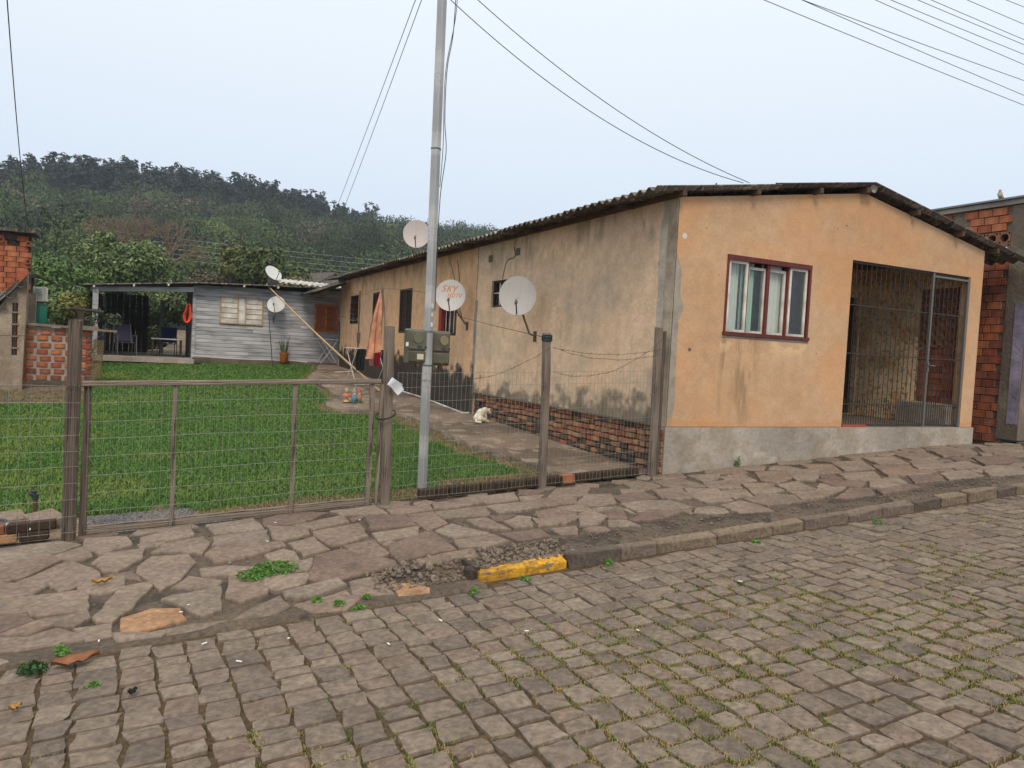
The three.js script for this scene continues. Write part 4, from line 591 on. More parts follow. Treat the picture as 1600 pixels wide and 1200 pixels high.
// ------------------------------------------------------------------ steel pole, meter boxes, letters
{
  const pole = thing('utility_pole', 'tall galvanised square steel pole inside the wire fence', 'pole');
  const g = place(uvBox(new RoundedBoxGeometry(0.076, 6.3, 0.076, 1, 0.008)), 0, 2.45, 0, 0.62); mesh('shaft', g, M.galv, pole); pole.position.set(-2.985, 0, -0.3); pole.rotation.z = 0.006;
  const sticker = std({ map: tex(64, 64, (u, v) => mul3([238, 236, 232], 0.8 + 0.25 * fbm(u * 6, v * 6, 4, 501))), roughness: 0.6 });
  for (const [y, r] of [[1.255, 0.026], [1.16, 0.022], [1.055, 0.026]]) { const c = new THREE.CircleGeometry(r, 14); c.rotateY(-0.33 + 0); const m = mesh('sticker', strip(c), sticker, pole); m.position.set(-0.002, y, 0.052); m.rotation.y = 0.62 + 0.33 - 0.0; m.position.set(Math.sin(0.62) * 0.0395 - 0.004, y, Math.cos(0.62) * 0.0395 + 0.004); }
  for (const [y, h] of [[2.9, 0.02], [0.62, 0.02], [0.98, 0.02]]) mesh('strap', place(uvBox(new RoundedBoxGeometry(0.082, h, 0.082, 1, 0.004)), 0, y, 0, 0.62), M.steel, pole);
  const lidM = [0x6a6852, 0x635c45].map(c => new THREE.MeshPhysicalMaterial({ color: c, roughness: 0.35, clearcoat: 0.3, map: T.ply }));
  [[-3.108, 'olive meter box with white paper label on the steel pole'], [-2.842, 'brown meter box with cloudy window on the steel pole']].forEach(([x, lab], i) => {
    const b = thing('meter_box', lab, 'meter box', {}); b.position.set(x, 0.815 - i * 0.008, -0.32); b.rotation.y = i ? 0.12 : -0.05;
    mesh('case', rbox(0.225, 0.37, 0.13, 0.02, 0, 0, -0.04, 0, 0, 0, 2), lidM[i], b); mesh('cover', rbox(0.195, 0.2, 0.03, 0.012, 0, 0.068, 0.03, 0, 0, 0, 2), lidM[i], b); mesh('lower_cover', rbox(0.18, 0.115, 0.03, 0.012, 0, -0.105, 0.03, 0, 0, 0, 2), lidM[1 - i], b);
    mesh('window', strip(place(new THREE.CylinderGeometry(0.05, 0.055, 0.02, 20), i ? 0.02 : 0, 0.085, 0.045, 0, PI / 2)), std({ color: i ? 0x84785a : 0x66664f, roughness: 0.4 }), b); mesh('nameplate', box(0.05, 0.022, 0.006, 0.02, 0.0, 0.05), flat(0x3c4046, 0.4), b);
    if (!i) mesh('label', box(0.07, 0.058, 0.004, 0.03, -0.105, 0.048), flat(0xc8c2a4, 0.7), b, 'white paper label'); mesh('lock', rbox(0.035, 0.02, 0.02, 0.006, 0.01, -0.168, 0.035), M.rust, b); mesh('catch', cyl(0.008, 0.008, 0.02, 0.085, 0.0, 0.05, 8, 0, PI / 2), M.black, b); mesh('cable_gland', cyl(0.007, 0.004, 0.04, 0.0, -0.2, -0.02, 6), M.black, b);
    if (!i) mesh('sticker', box(0.028, 0.045, 0.003, -0.112, 0.02, 0.028, -0.5), flat(0xe0dccf, 0.7), b);
  });
  const m = thing('letters', 'crumpled white envelopes tucked into the gate post', 'paper'); R = rngOf(77);
  for (let i = 0; i < 3; i++) { const g2 = gridGeo(4, 3, (u, v) => [(u - 0.5) * 0.15, (v - 0.5) * 0.085, 0.012 * Math.sin(u * 4 + i) + 0.006 * (hash(u * 9 | 0, v * 7 | 0, i) - 0.5)]); const e = mesh('envelope', g2, flat([0xf2f3f6, 0xe2e4ea, 0xeceef0][i], 0.7), m); e.position.set(-3.47 + i * 0.008, 0.43 - i * 0.015, 0.125 + i * 0.006); e.rotation.set(0.25, 0.15, -0.55 - 0.12 * i); }
}
// ------------------------------------------------------------------ cables
function cable(name, label, a, b, sag, r, mat, group) { const pts = []; for (let i = 0; i <= 16; i++) { const t = i / 16; pts.push([lerp(a[0], b[0], t), lerp(a[1], b[1], t) - sag * 4 * t * (1 - t), lerp(a[2], b[2], t)]); } const m = mesh(name, tube(pts, r, 60, 5), mat); tag(m, label, 'cable', group ? { group } : {}); return m; }
{
  cable('service_cable', 'black service cable from the steel pole to the roof edge, lower of the pair', [-3.17, 4.62, -0.32], [0.9, 3.05, 0.1], 0.3, 0.0045, M.cable); cable('service_cable', 'black service cable from the steel pole to the roof edge, upper of the pair', [-3.0, 4.75, -0.3], [0.98, 3.06, 0.12], 0.22, 0.0045, M.cable);
  cable('drop_wire', 'thin wire from the pole to the grey house, farther from the peach house', [-3.2, 4.62, -0.4], [-0.75, 3.1, -17.8], 0.1, 0.0045, M.cableGrey, 'thin wires from the pole towards the back houses'); cable('drop_wire', 'thin wire from the pole to the grey house, nearer the peach house', [-3.14, 4.62, -0.4], [-0.5, 3.1, -17.8], 0.1, 0.0045, M.cableGrey, 'thin wires from the pole towards the back houses');
  const l = mesh('loose_cable', merge([tube([[-2.86, 4.9, -0.3], [-2.88, 4.1, -0.28], [-2.93, 3.75, -0.27], [-2.93, 3.2, -0.27], [-2.90, 2.9, -0.27], [-2.945, 2.4, -0.26], [-2.945, 1.2, -0.26]], 0.0045, 60, 5), tube([[-2.84, 4.9, -0.3], [-2.86, 4.3, -0.28], [-2.95, 3.7, -0.26], [-2.94, 2.9, -0.26], [-2.955, 2.5, -0.26]], 0.004, 50, 5)]), M.cable); tag(l, 'loose black cables hanging down the side of the steel pole', 'cable');
  const ws = [[-0.299, 4.42, 4.164, 4.256], [0.212, 4.551, 4.147, 4.376], [0.221, 4.553, 4.122, 4.554], [1.303, 4.829, 4.095, 4.746], [1.548, 4.892, 4.078, 4.869], [1.994, 5.006, 4.062, 4.984], [2.225, 5.065, 4.053, 5.045], [2.869, 5.23, 4.027, 5.228], [3.622, 5.422, 3.998, 5.432]];
  for (const [wi, [xa, ya, xb, yb]] of ws.entries()) { const k = (yb - ya) / (xb - xa), A = -14, B = 24, sg = 0.5, y = (x) => ya + k * (x - xa), mid = 4 * sg; const f = (x) => { const t = (x - A) / (B - A); return sg * 4 * t * (1 - t); }; const yA = y(A) * 0 + ya + 0, c = []; const off = f(xa), off2 = f(xb); const kk = (yb + off2 - ya - off) / (xb - xa); for (let i = 0; i <= 30; i++) { const x = lerp(A, B, i / 30); c.push([x, ya + off + kk * (x - xa) - f(x), 1.5]); } tag(mesh('overhead_wire', tube(c, 0.0042, 90, 4), M.cableGrey), ['lowest overhead wire strung along the street above the peach house', 'second lowest overhead wire along the street above the peach house', 'third overhead wire from below, crossing the second', 'fourth overhead wire from below along the street', 'fifth overhead wire from below along the street', 'fourth overhead wire from the top along the street', 'third overhead wire from the top along the street', 'second overhead wire from the top along the street', 'topmost overhead wire along the street'][wi], 'wire', { group: 'overhead wires along the street' }); }
}

// ------------------------------------------------------------------ satellite dishes
function dish(name, label, [x, y, z], look, rad, mat, mount, arm = 1, extraFn) {
  const o = thing(name, label, 'satellite dish'); const d = new V3(look[0], look[1], look[2]).normalize(); o.position.set(x, y, z);
  const q = new THREE.Quaternion().setFromRotationMatrix(new THREE.Matrix4().lookAt(new V3(), d.clone().negate(), new V3(0, 1, 0)));
  const prof = []; for (let i = 0; i <= 10; i++) { const r = rad * i / 10; prof.push(new THREE.Vector2(r, 0.11 * rad * (i / 10) ** 2)); } prof.push(new THREE.Vector2(rad * 1.015, 0.11 * rad)); for (let i = 10; i >= 0; i--) prof.push(new THREE.Vector2(rad * i / 10 * 1.0, 0.11 * rad * (i / 10) ** 2 - 0.006));
  const lg = new THREE.LatheGeometry(prof, 44); lg.rotateX(PI / 2); lg.scale(1, 1.06, 1); const uvp = lg.attributes.position, uva = lg.attributes.uv; for (let i = 0; i < uvp.count; i++) uva.setXY(i, 0.5 + uvp.getX(i) / (2 * rad), 0.5 + uvp.getY(i) / (2.12 * rad)); lg.applyQuaternion(q);
  mesh('reflector', strip(lg), mat, o); const P = (a, b, c) => { const v = new V3(a, b, c).applyQuaternion(q); return [v.x, v.y, v.z]; };
  mesh('feed_arm', bar(P(0, -rad * 1.02, -0.01), P(0, -rad * 0.55, rad * 1.15 * arm), 0.011, 7), M.bars, o); mesh('feed_horn', merge([bar(P(0, -rad * 0.62, rad * 1.22 * arm), P(0, -rad * 0.48, rad * 1.0 * arm), 0.024, 10), bar(P(0, -rad * 0.55, rad * 1.12 * arm), P(0, -rad * 0.40, rad * 1.1 * arm), 0.017, 8)]), flat(0x6a625c, 0.6), o);
  mesh('back_bracket', merge([bar(P(0, 0, -0.01), P(0, -0.04, -0.09), 0.035, 8), bar(P(0, -rad * 1.02, -0.01), P(0, -0.05, -0.07), 0.012, 6)]), M.steel, o);
  if (mount) { const m = mount.map((p) => [p[0] - x, p[1] - y, p[2] - z]); const gs = []; const b0 = P(0, -0.04, -0.09); let prev = b0; for (const p of m) { gs.push(bar(prev, p, 0.017, 8)); prev = p; } mesh('mast', merge(gs), M.steel, o); const e = m[m.length - 1]; mesh('mount_plate', rbox(0.02, 0.17, 0.1, 0.004, e[0], e[1], e[2]), M.rust, o); }
  if (extraFn) extraFn(o, P, q); return o;
}
{
  const dishTex = (draw, base, seed) => { const c = document.createElement('canvas'); c.width = c.height = 512; const g = c.getContext('2d'); g.fillStyle = base; g.fillRect(0, 0, 512, 512); const q = rngOf(seed); for (let i = 0; i < 260; i++) { g.fillStyle = `rgba(${110 + q() * 60 | 0},${104 + q() * 50 | 0},${96 + q() * 50 | 0},${0.06 + q() * 0.12})`; const x = q() * 512, y = q() * 512, h = 20 + q() * 120; g.fillRect(x, y, 1 + q() * 5, h); } if (draw) draw(g); const t = new THREE.CanvasTexture(c); t.colorSpace = THREE.SRGBColorSpace; return std({ map: t, roughness: 0.5 }); };
  const grey = dishTex(null, '#b3b0ac', 3), pink = dishTex(null, '#c0b4ae', 9), white = dishTex(null, '#c9c8c3', 12);
  const logo = dishTex((g) => { g.fillStyle = '#c8844e'; g.textAlign = 'left'; g.font = 'italic bold 150px sans-serif'; g.save(); g.translate(88, 196); g.transform(1, 0.03, -0.12, 1, 0, 0); g.fillText('SKY', 0, 0, 260); g.restore(); g.font = 'italic bold 104px sans-serif'; g.save(); g.translate(196, 288); g.fillText('HDTV', 0, 0, 250); g.restore(); }, '#c4c2bf', 6);
  dish('satellite_dish', 'plain grey satellite dish on the grey plaster half of the side wall', [-0.45, 1.685, -3.25], [-0.5, 0.12, 0.85], 0.29, grey, [[-0.12, 1.12, -3.42], [0.0, 1.08, -3.44]]);
  dish('satellite_dish', 'white satellite dish with orange lettering on the side wall', [-0.45, 1.82, -6.08], [-0.46, 0.16, 0.87], 0.285, logo, [[-0.2, 1.46, -6.2], [0.0, 1.27, -6.25]]);
  dish('satellite_dish', 'pinkish grey satellite dish standing on the corrugated roof edge', [-0.345, 3.284, -8.52], [-0.4, 0.1, 0.9], 0.29, pink, [[-0.3, 2.95, -8.5], [-0.1, 2.82, -8.5]]);
  dish('satellite_dish', 'tilted white satellite dish on the roof of the grey boarded house', [-2.02, 2.88, -17.2], [0.35, 0.62, 0.72], 0.27, white, [[-2.08, 2.55, -17.35], [-2.05, 2.42, -17.45]]);
  dish('satellite_dish', 'white satellite dish on the wall of the grey boarded house', [-1.93, 1.9, -16.95], [-0.35, 0.45, 0.85], 0.27, white, [[-1.95, 1.5, -17.1], [-1.95, 1.45, -17.29]]);
  const rod = mesh('metal_rod', bar([-2.12, 0.0, -16.0], [-2.2, 1.62, -16.6], 0.013, 6), M.black); tag(rod, 'thin black rod leaning towards the dish of the grey house', 'rod');
}
// ------------------------------------------------------------------ things in the yard
{
  R = rngOf(501);
  const bam = mesh('bamboo_pole', merge([0, 1, 2, 3, 4, 5, 6, 7].map(i => { const A = [-2.2, 2.52, -17.25], B = [-0.6, -0.28, -9.9], L = (t) => [lerp(A[0], B[0], t), lerp(A[1], B[1], t) - 0.06 * Math.sin(t * PI), lerp(A[2], B[2], t)]; return bar(L(i / 8), L((i + 1) / 8), lerp(0.022, 0.032, i / 8), 8, lerp(0.0225, 0.0325, i / 8)); })), M.bamboo); tag(bam, 'long bamboo pole leaning from the path up to the grey roof', 'pole');
  const pipe = mesh('white_pipe', merge([bar([-0.12, -0.42, -5.95], [-0.1, -0.30, -8.3], 0.018, 8), bar([-0.1, -0.30, -8.3], [-0.12, -0.235, -10.6], 0.018, 8), bar([-0.12, -0.42, -5.95], [-0.03, -0.4, -5.9], 0.018, 8)]), M.white); tag(pipe, 'white plastic pipe lying along the foot of the side wall', 'pipe');
  const pipe2 = mesh('white_pipe', tube([[-4.25, 0.19, -17.1], [-3.2, 0.15, -17.05], [-2.0, 0.155, -17.1], [-1.3, 0.16, -17.1], [-0.9, 0.13, -17.0]], 0.026, 30, 7), M.white); tag(pipe2, 'long white pipe along the foot of the grey boarded house', 'pipe');
  const pipe3 = mesh('white_pipe', merge([bar([-0.75, -0.03, -13.9], [-0.15, 0.0, -14.1], 0.016, 6)]), M.white); tag(pipe3, 'short white pipe lying across the far end of the path', 'pipe');
  // clothes line with towel and prop
  const T0 = [-0.78, 2.1, -9.45];
  const line = mesh('clothes_line', merge([tube([[-0.02, 2.35, -15.6], [-0.5, 2.12, -12], T0, [-0.4, 1.95, -7.6], [-0.45, 1.62, -6.05]], 0.004, 40, 4), tube([[-0.4, 1.47, -6.1], [-1.0, 1.2, -3], [-1.69, 0.98, 0.03]], 0.004, 30, 4), tube([[-2.0, 2.3, -17.2], [-1.2, 1.75, -16.5], [-0.1, 1.6, -15.4]], 0.004, 20, 4)]), M.rust); tag(line, 'sagging clothes line along the side wall', 'clothes line');
  const prop = mesh('wooden_prop', bar([-0.62, -0.3, -9.0], [-0.8, 2.2, -9.45], 0.025, 7), M.wood); tag(prop, 'slanted wooden prop holding up the clothes line', 'prop');
  const tw = gridGeo(14, 20, (u, v) => { const t = 1 - v, w = lerp(0.05, 0.46, Math.pow(t, 0.9)); const f = (u - 0.82) * (1 + 0.12 * Math.sin(t * 5)); return [T0[0] - 0.02 * t + f * w * 0.89 + 0.045 * Math.sin(u * 17 + t) * (0.4 + t * 0.5), T0[1] - 0.02 - 1.5 * t * (1 + 0.05 * Math.sin(u * 6)) + 0.06 * f, T0[2] - 0.02 + f * w * 0.45 + 0.05 * Math.cos(u * 15 + 1) * (0.4 + t)]; }, (p, u, v) => [u, v * 2]);
  const towel = mesh('towel', tw, bumped({ map: T.ply, color: 0xf2b08c, roughness: 1 }, T.concreteBump, 0.004)); tag(towel, 'orange bath towel hanging from the clothes line prop', 'towel');
  const rack = (name, label, x, y, z, ry, w, h, dp, folded) => { const o = thing(name, label, 'drying rack'); o.position.set(x, y, z); o.rotation.y = ry; const t = 0.009; for (const s of [-1, 1]) mesh('leg_frame', merge([bar([-w / 2, 0, s * dp], [-w / 2, h, -s * dp], t, 6), bar([w / 2, 0, s * dp], [w / 2, h, -s * dp], t, 6), bar([-w / 2, 0.04, s * dp * 0.9], [w / 2, 0.04, s * dp * 0.9], t, 6)]), M.white, o); const top = []; if (!folded) for (let i = 0; i <= 6; i++) top.push(bar([-w / 2, h, lerp(-dp * 1.6, dp * 1.6, i / 6)], [w / 2, h, lerp(-dp * 1.6, dp * 1.6, i / 6)], i % 6 ? 0.004 : t, 5)); top.push(bar([-w / 2, h, -dp * 1.6], [-w / 2, h, dp * 1.6], t, 6), bar([w / 2, h, -dp * 1.6], [w / 2, h, dp * 1.6], t, 6)); mesh('top_rails', merge(top), M.white, o); return o; };
  rack('drying_rack', 'white wire drying rack with clothes below the orange towel', -0.62, -0.22, -11.0, 0.25, 0.9, 0.92, 0.28);
  rack('drying_rack', 'empty white folding rack against the grey boarded wall', -0.32, 0.12, -16.85, PI / 2 + 0.1, 0.5, 0.78, 0.27, true);
  const cl = (name, label, x, z, w, h, hex, ry) => { const g = gridGeo(10, 8, (u, v) => [(u - 0.5) * w + 0.012 * Math.sin(v * 7), -v * h, 0.022 * Math.sin(u * 14 + v * 2) + 0.012]); const m = mesh(name, g, std({ color: hex, map: T.ply, roughness: 1 })); m.position.set(x, 0.71, z); m.rotation.y = ry; tag(m, label, 'clothing'); };
  cl('dark_garment', 'dark patterned garment hung on the drying rack', -0.88, -10.78, 0.3, 0.55, 0x262a2e, 0.5); cl('pink_cloth', 'faded pink cloth hung on the drying rack', -0.62, -10.72, 0.16, 0.42, 0xb98a8c, 0.4); cl('red_cloth', 'bright red cloth hung on the drying rack', -0.48, -10.7, 0.2, 0.42, 0xb3203a, 0.4); cl('grey_garment', 'grey striped garment hung on the drying rack', -0.28, -10.76, 0.22, 0.3, 0x4b5160, 0.4);
  // garden ornaments
  const lathe = (pts, seg = 14) => strip(new THREE.LatheGeometry(pts.map(p => new THREE.Vector2(...p)), seg));
  const oy = yardY(-1.8, -8.1);
  const mu = thing('mushroom_ornament', 'orange capped clay toadstool ornament on the path edge', 'garden ornament'); mu.position.set(-1.86, oy, -8.05); mesh('stem', lathe([[0, 0], [0.075, 0], [0.065, 0.03], [0.035, 0.07], [0.03, 0.13], [0, 0.13]]), flat(0xcfae84, 0.7), mu); mesh('cap', lathe([[0, 0.115], [0.1, 0.115], [0.105, 0.13], [0.08, 0.17], [0.04, 0.2], [0, 0.205]]), flat(0xb86544, 0.6), mu); mesh('little_house_top', lathe([[0, 0.19], [0.045, 0.195], [0.05, 0.25], [0.025, 0.3], [0, 0.305]]), flat(0xa09a88, 0.8), mu);
  const gnome = (label, x, z, coat, hat, base) => { const o = thing('gnome_ornament', label, 'garden ornament'); o.position.set(x, oy, z); mesh('base', lathe([[0, 0], [0.08, 0], [0.08, 0.025], [0, 0.03]]), flat(base, 0.8), o); mesh('body', lathe([[0, 0.025], [0.05, 0.03], [0.062, 0.09], [0.05, 0.15], [0.025, 0.18], [0, 0.18]]), flat(coat, 0.7), o); mesh('head', lathe([[0, 0.165], [0.03, 0.175], [0.04, 0.205], [0.03, 0.235], [0, 0.24]]), flat(0xc79a78, 0.7), o); mesh('hat', lathe([[0.046, 0.222], [0.04, 0.25], [0.018, 0.30], [0, 0.33]]), flat(hat, 0.7), o); mesh('beard', strip(place(new THREE.SphereGeometry(0.028, 8, 6), 0, 0.175, 0.03)), flat(0xbdb7aa, 0.9), o); return o; };
  gnome('blue coated garden gnome beside the clay toadstool', -1.73, -7.95, 0x5f86a8, 0x9a958e, 0x3a6b45); gnome('garden gnome with pinkish red hat on a green base', -1.6, -8.05, 0xb8864a, 0xb9564c, 0x2f6b42);
  // standpipe, stones and pot by the left fence
  const tap = thing('standpipe', 'short rusty standpipe with black tap behind the left fence', 'tap'); tap.position.set(-6.56, yardY(-6.56, -0.95) - 0.1, -0.95); tap.userData.label = 'short rusty standpipe with a black tap on top'; mesh('pipe', cyl(0.022, 0.02, 0.24, 0, 0.12, 0, 8), M.rust, tap); mesh('tap', merge([cyl(0.024, 0.024, 0.05, 0, 0.25, 0, 8), cyl(0.018, 0.016, 0.07, -0.025, 0.275, 0, 8, 0, 0, 1.2), rbox(0.05, 0.03, 0.03, 0.008, -0.01, 0.30, 0)]), flat(0x2b3036, 0.5), tap);
  const stone = (label, x, z, w, d, ry, rx) => { const m = mesh('stone_slab', rbox(w, 0.05, d, 0.01, 0, 0, 0), M.flag[4]); m.position.set(x, yardY(x, z) + 0.0, z); m.rotation.set(rx, ry, 0.05); tag(m, label, 'stone'); }; stone('flat stone slab tilted beside the standpipe', -6.46, -0.72, 0.26, 0.3, 0.5, 0.12); stone('flat stone slab lying by the black and white pot', -6.75, -0.85, 0.24, 0.3, 0.3, 0.08);
  const pot = thing('paint_pot', 'small black and white pot behind the low brick border', 'pot'); pot.position.set(-6.76, yardY(-6.76, -0.45) - 0.02, -0.45); mesh('body', lathe([[0, 0], [0.06, 0], [0.068, 0.03], [0.062, 0.07], [0.05, 0.09]], 18), flat(0xd8d8d4, 0.5), pot); mesh('lid', lathe([[0.056, 0.088], [0.05, 0.1], [0.02, 0.115], [0, 0.117]], 18), flat(0x23262c, 0.4), pot);
  const rag = mesh('white_rag', gridGeo(8, 6, (u, v) => [(u - 0.5) * 0.17, 0.03 * vn(u * 4 + 3, v * 4, 8) + 0.02 * Math.sin(u * 3.1) * Math.sin(v * 3.1), (v - 0.5) * 0.09]), flat(0xdedacb, 0.9)); rag.position.set(-6.6, yardY(-6.6, -0.42) - 0.02, -0.4); tag(rag, 'crumpled white rag beside the pot', 'rag');
}
// ------------------------------------------------------------------ animals
function blob(bones, res, half, center) { // smooth union of tapered capsules, meshed
  const mc = new MarchingCubes(res, std({}), false, false, 60000); mc.isolation = 0; const n = res, sm = 0.012, A = bones.map(b => ({ a: new V3(...b[0]), b: new V3(...b[1]), r: b[2], s: b[3] === undefined ? b[2] : b[3] })), p = new V3(), d = new V3(), q = new V3();
  for (let k = 0; k < n; k++) for (let j = 0; j < n; j++) for (let i = 0; i < n; i++) { p.set((i / n * 2 - 1) * half + center[0], (j / n * 2 - 1) * half + center[1], (k / n * 2 - 1) * half + center[2]); let acc = 1e3; for (const b of A) { d.subVectors(b.b, b.a); const t = clamp(q.subVectors(p, b.a).dot(d) / (d.lengthSq() || 1)); const e = q.copy(b.a).addScaledVector(d, t).distanceTo(p) - lerp(b.r, b.s, t); const h = clamp(0.5 + 0.5 * (acc - e) / sm); acc = lerp(acc, e, h) - sm * h * (1 - h); } mc.field[i + j * n + k * n * n] = -acc; }
  mc.update(); const c = mc.count, g = new THREE.BufferGeometry(); const P = Array.from(mc.positionArray.slice(0, c * 3)), N = Array.from(mc.normalArray.slice(0, c * 3)); for (let i = 0; i < c; i++) { P[i * 3] = P[i * 3] * half + center[0]; P[i * 3 + 1] = P[i * 3 + 1] * half + center[1]; P[i * 3 + 2] = P[i * 3 + 2] * half + center[2]; }
  g.setAttribute('position', new THREE.Float32BufferAttribute(P, 3)); g.computeVertexNormals(); return g;
}
function paint(g, fn) { const p = g.attributes.position, a = []; for (let i = 0; i < p.count; i++) a.push(...fn(p.getX(i), p.getY(i), p.getZ(i))); g.setAttribute('color', new THREE.Float32BufferAttribute(a, 3)); return g; }
{
  // sitting cat, turned away, head bent down to its side, tail laid out behind
  const cat = [[[-0.05, 0.075, 0], [0.0, 0.15, 0], 0.072, 0.066], [[0.0, 0.15, 0], [0.075, 0.19, 0.005], 0.064, 0.05], [[0.075, 0.19, 0.005], [0.11, 0.185, 0.01], 0.045, 0.038], [[0.125, 0.18, 0.02], [0.145, 0.165, 0.03], 0.04, 0.034], [[0.15, 0.155, 0.035], [0.17, 0.145, 0.045], 0.024, 0.017], [[0.12, 0.21, 0.0], [0.125, 0.235, -0.004], 0.014, 0.004], [[0.145, 0.205, 0.035], [0.155, 0.23, 0.04], 0.014, 0.004],
    [[0.07, 0.15, 0.03], [0.09, 0.02, 0.035], 0.026, 0.016], [[0.08, 0.15, -0.03], [0.105, 0.02, -0.03], 0.026, 0.016], [[0.09, 0.016, 0.035], [0.12, 0.013, 0.04], 0.016, 0.014], [[0.105, 0.016, -0.03], [0.135, 0.013, -0.03], 0.016, 0.014],
    [[-0.05, 0.06, 0.06], [0.03, 0.045, 0.075], 0.045, 0.03], [[0.03, 0.03, 0.075], [0.09, 0.018, 0.085], 0.02, 0.017], [[-0.05, 0.06, -0.06], [0.03, 0.045, -0.07], 0.045, 0.03], [[0.03, 0.03, -0.07], [0.08, 0.018, -0.075], 0.02, 0.017],
    [[-0.1, 0.03, 0.02], [-0.15, 0.02, 0.08], 0.02, 0.018], [[-0.15, 0.02, 0.08], [-0.12, 0.018, 0.17], 0.018, 0.015]];
  const g = paint(blob(cat, 72, 0.28, [0, 0.12, 0.02]), (x, y, z) => x > 0.095 && y > 0.1 && vn(x * 30 + 5, y * 30 + z * 20, 9) > 0.35 ? [0.40, 0.27, 0.15] : [0.78, 0.70, 0.56]);
  const m = mesh('cat', g, std({ vertexColors: true, roughness: 1 })); m.position.set(-0.3, yardY(-0.3, -4.75) - 0.005, -4.75); m.rotation.y = 0.25; m.scale.setScalar(1.1); tag(m, 'cream white cat sitting on the path with its head bent', 'cat');
  const bird = [[[0, 0.05, 0], [0.02, 0.08, 0], 0.034, 0.034], [[0.02, 0.1, 0], [0.03, 0.135, 0], 0.022, 0.019], [[0.045, 0.135, 0], [0.058, 0.132, 0], 0.007, 0.003], [[-0.01, 0.045, 0], [-0.09, 0.01, 0], 0.022, 0.012], [[0.012, 0.03, 0.01], [0.014, 0.0, 0.012], 0.006, 0.005], [[0.012, 0.03, -0.01], [0.014, 0.0, -0.012], 0.006, 0.005]];
  const bm = mesh('bird', paint(blob(bird, 56, 0.12, [0, 0.07, 0]), (x, y) => y > 0.1 ? [0.3, 0.25, 0.2] : x < -0.03 ? [0.16, 0.14, 0.12] : [0.34, 0.29, 0.22]), std({ vertexColors: true })); bm.position.set(7.12, 3.79, -0.45); bm.rotation.y = 0.9; bm.scale.setScalar(1.15); tag(bm, 'small brown dove perched on the neighbouring wall top', 'bird');
}
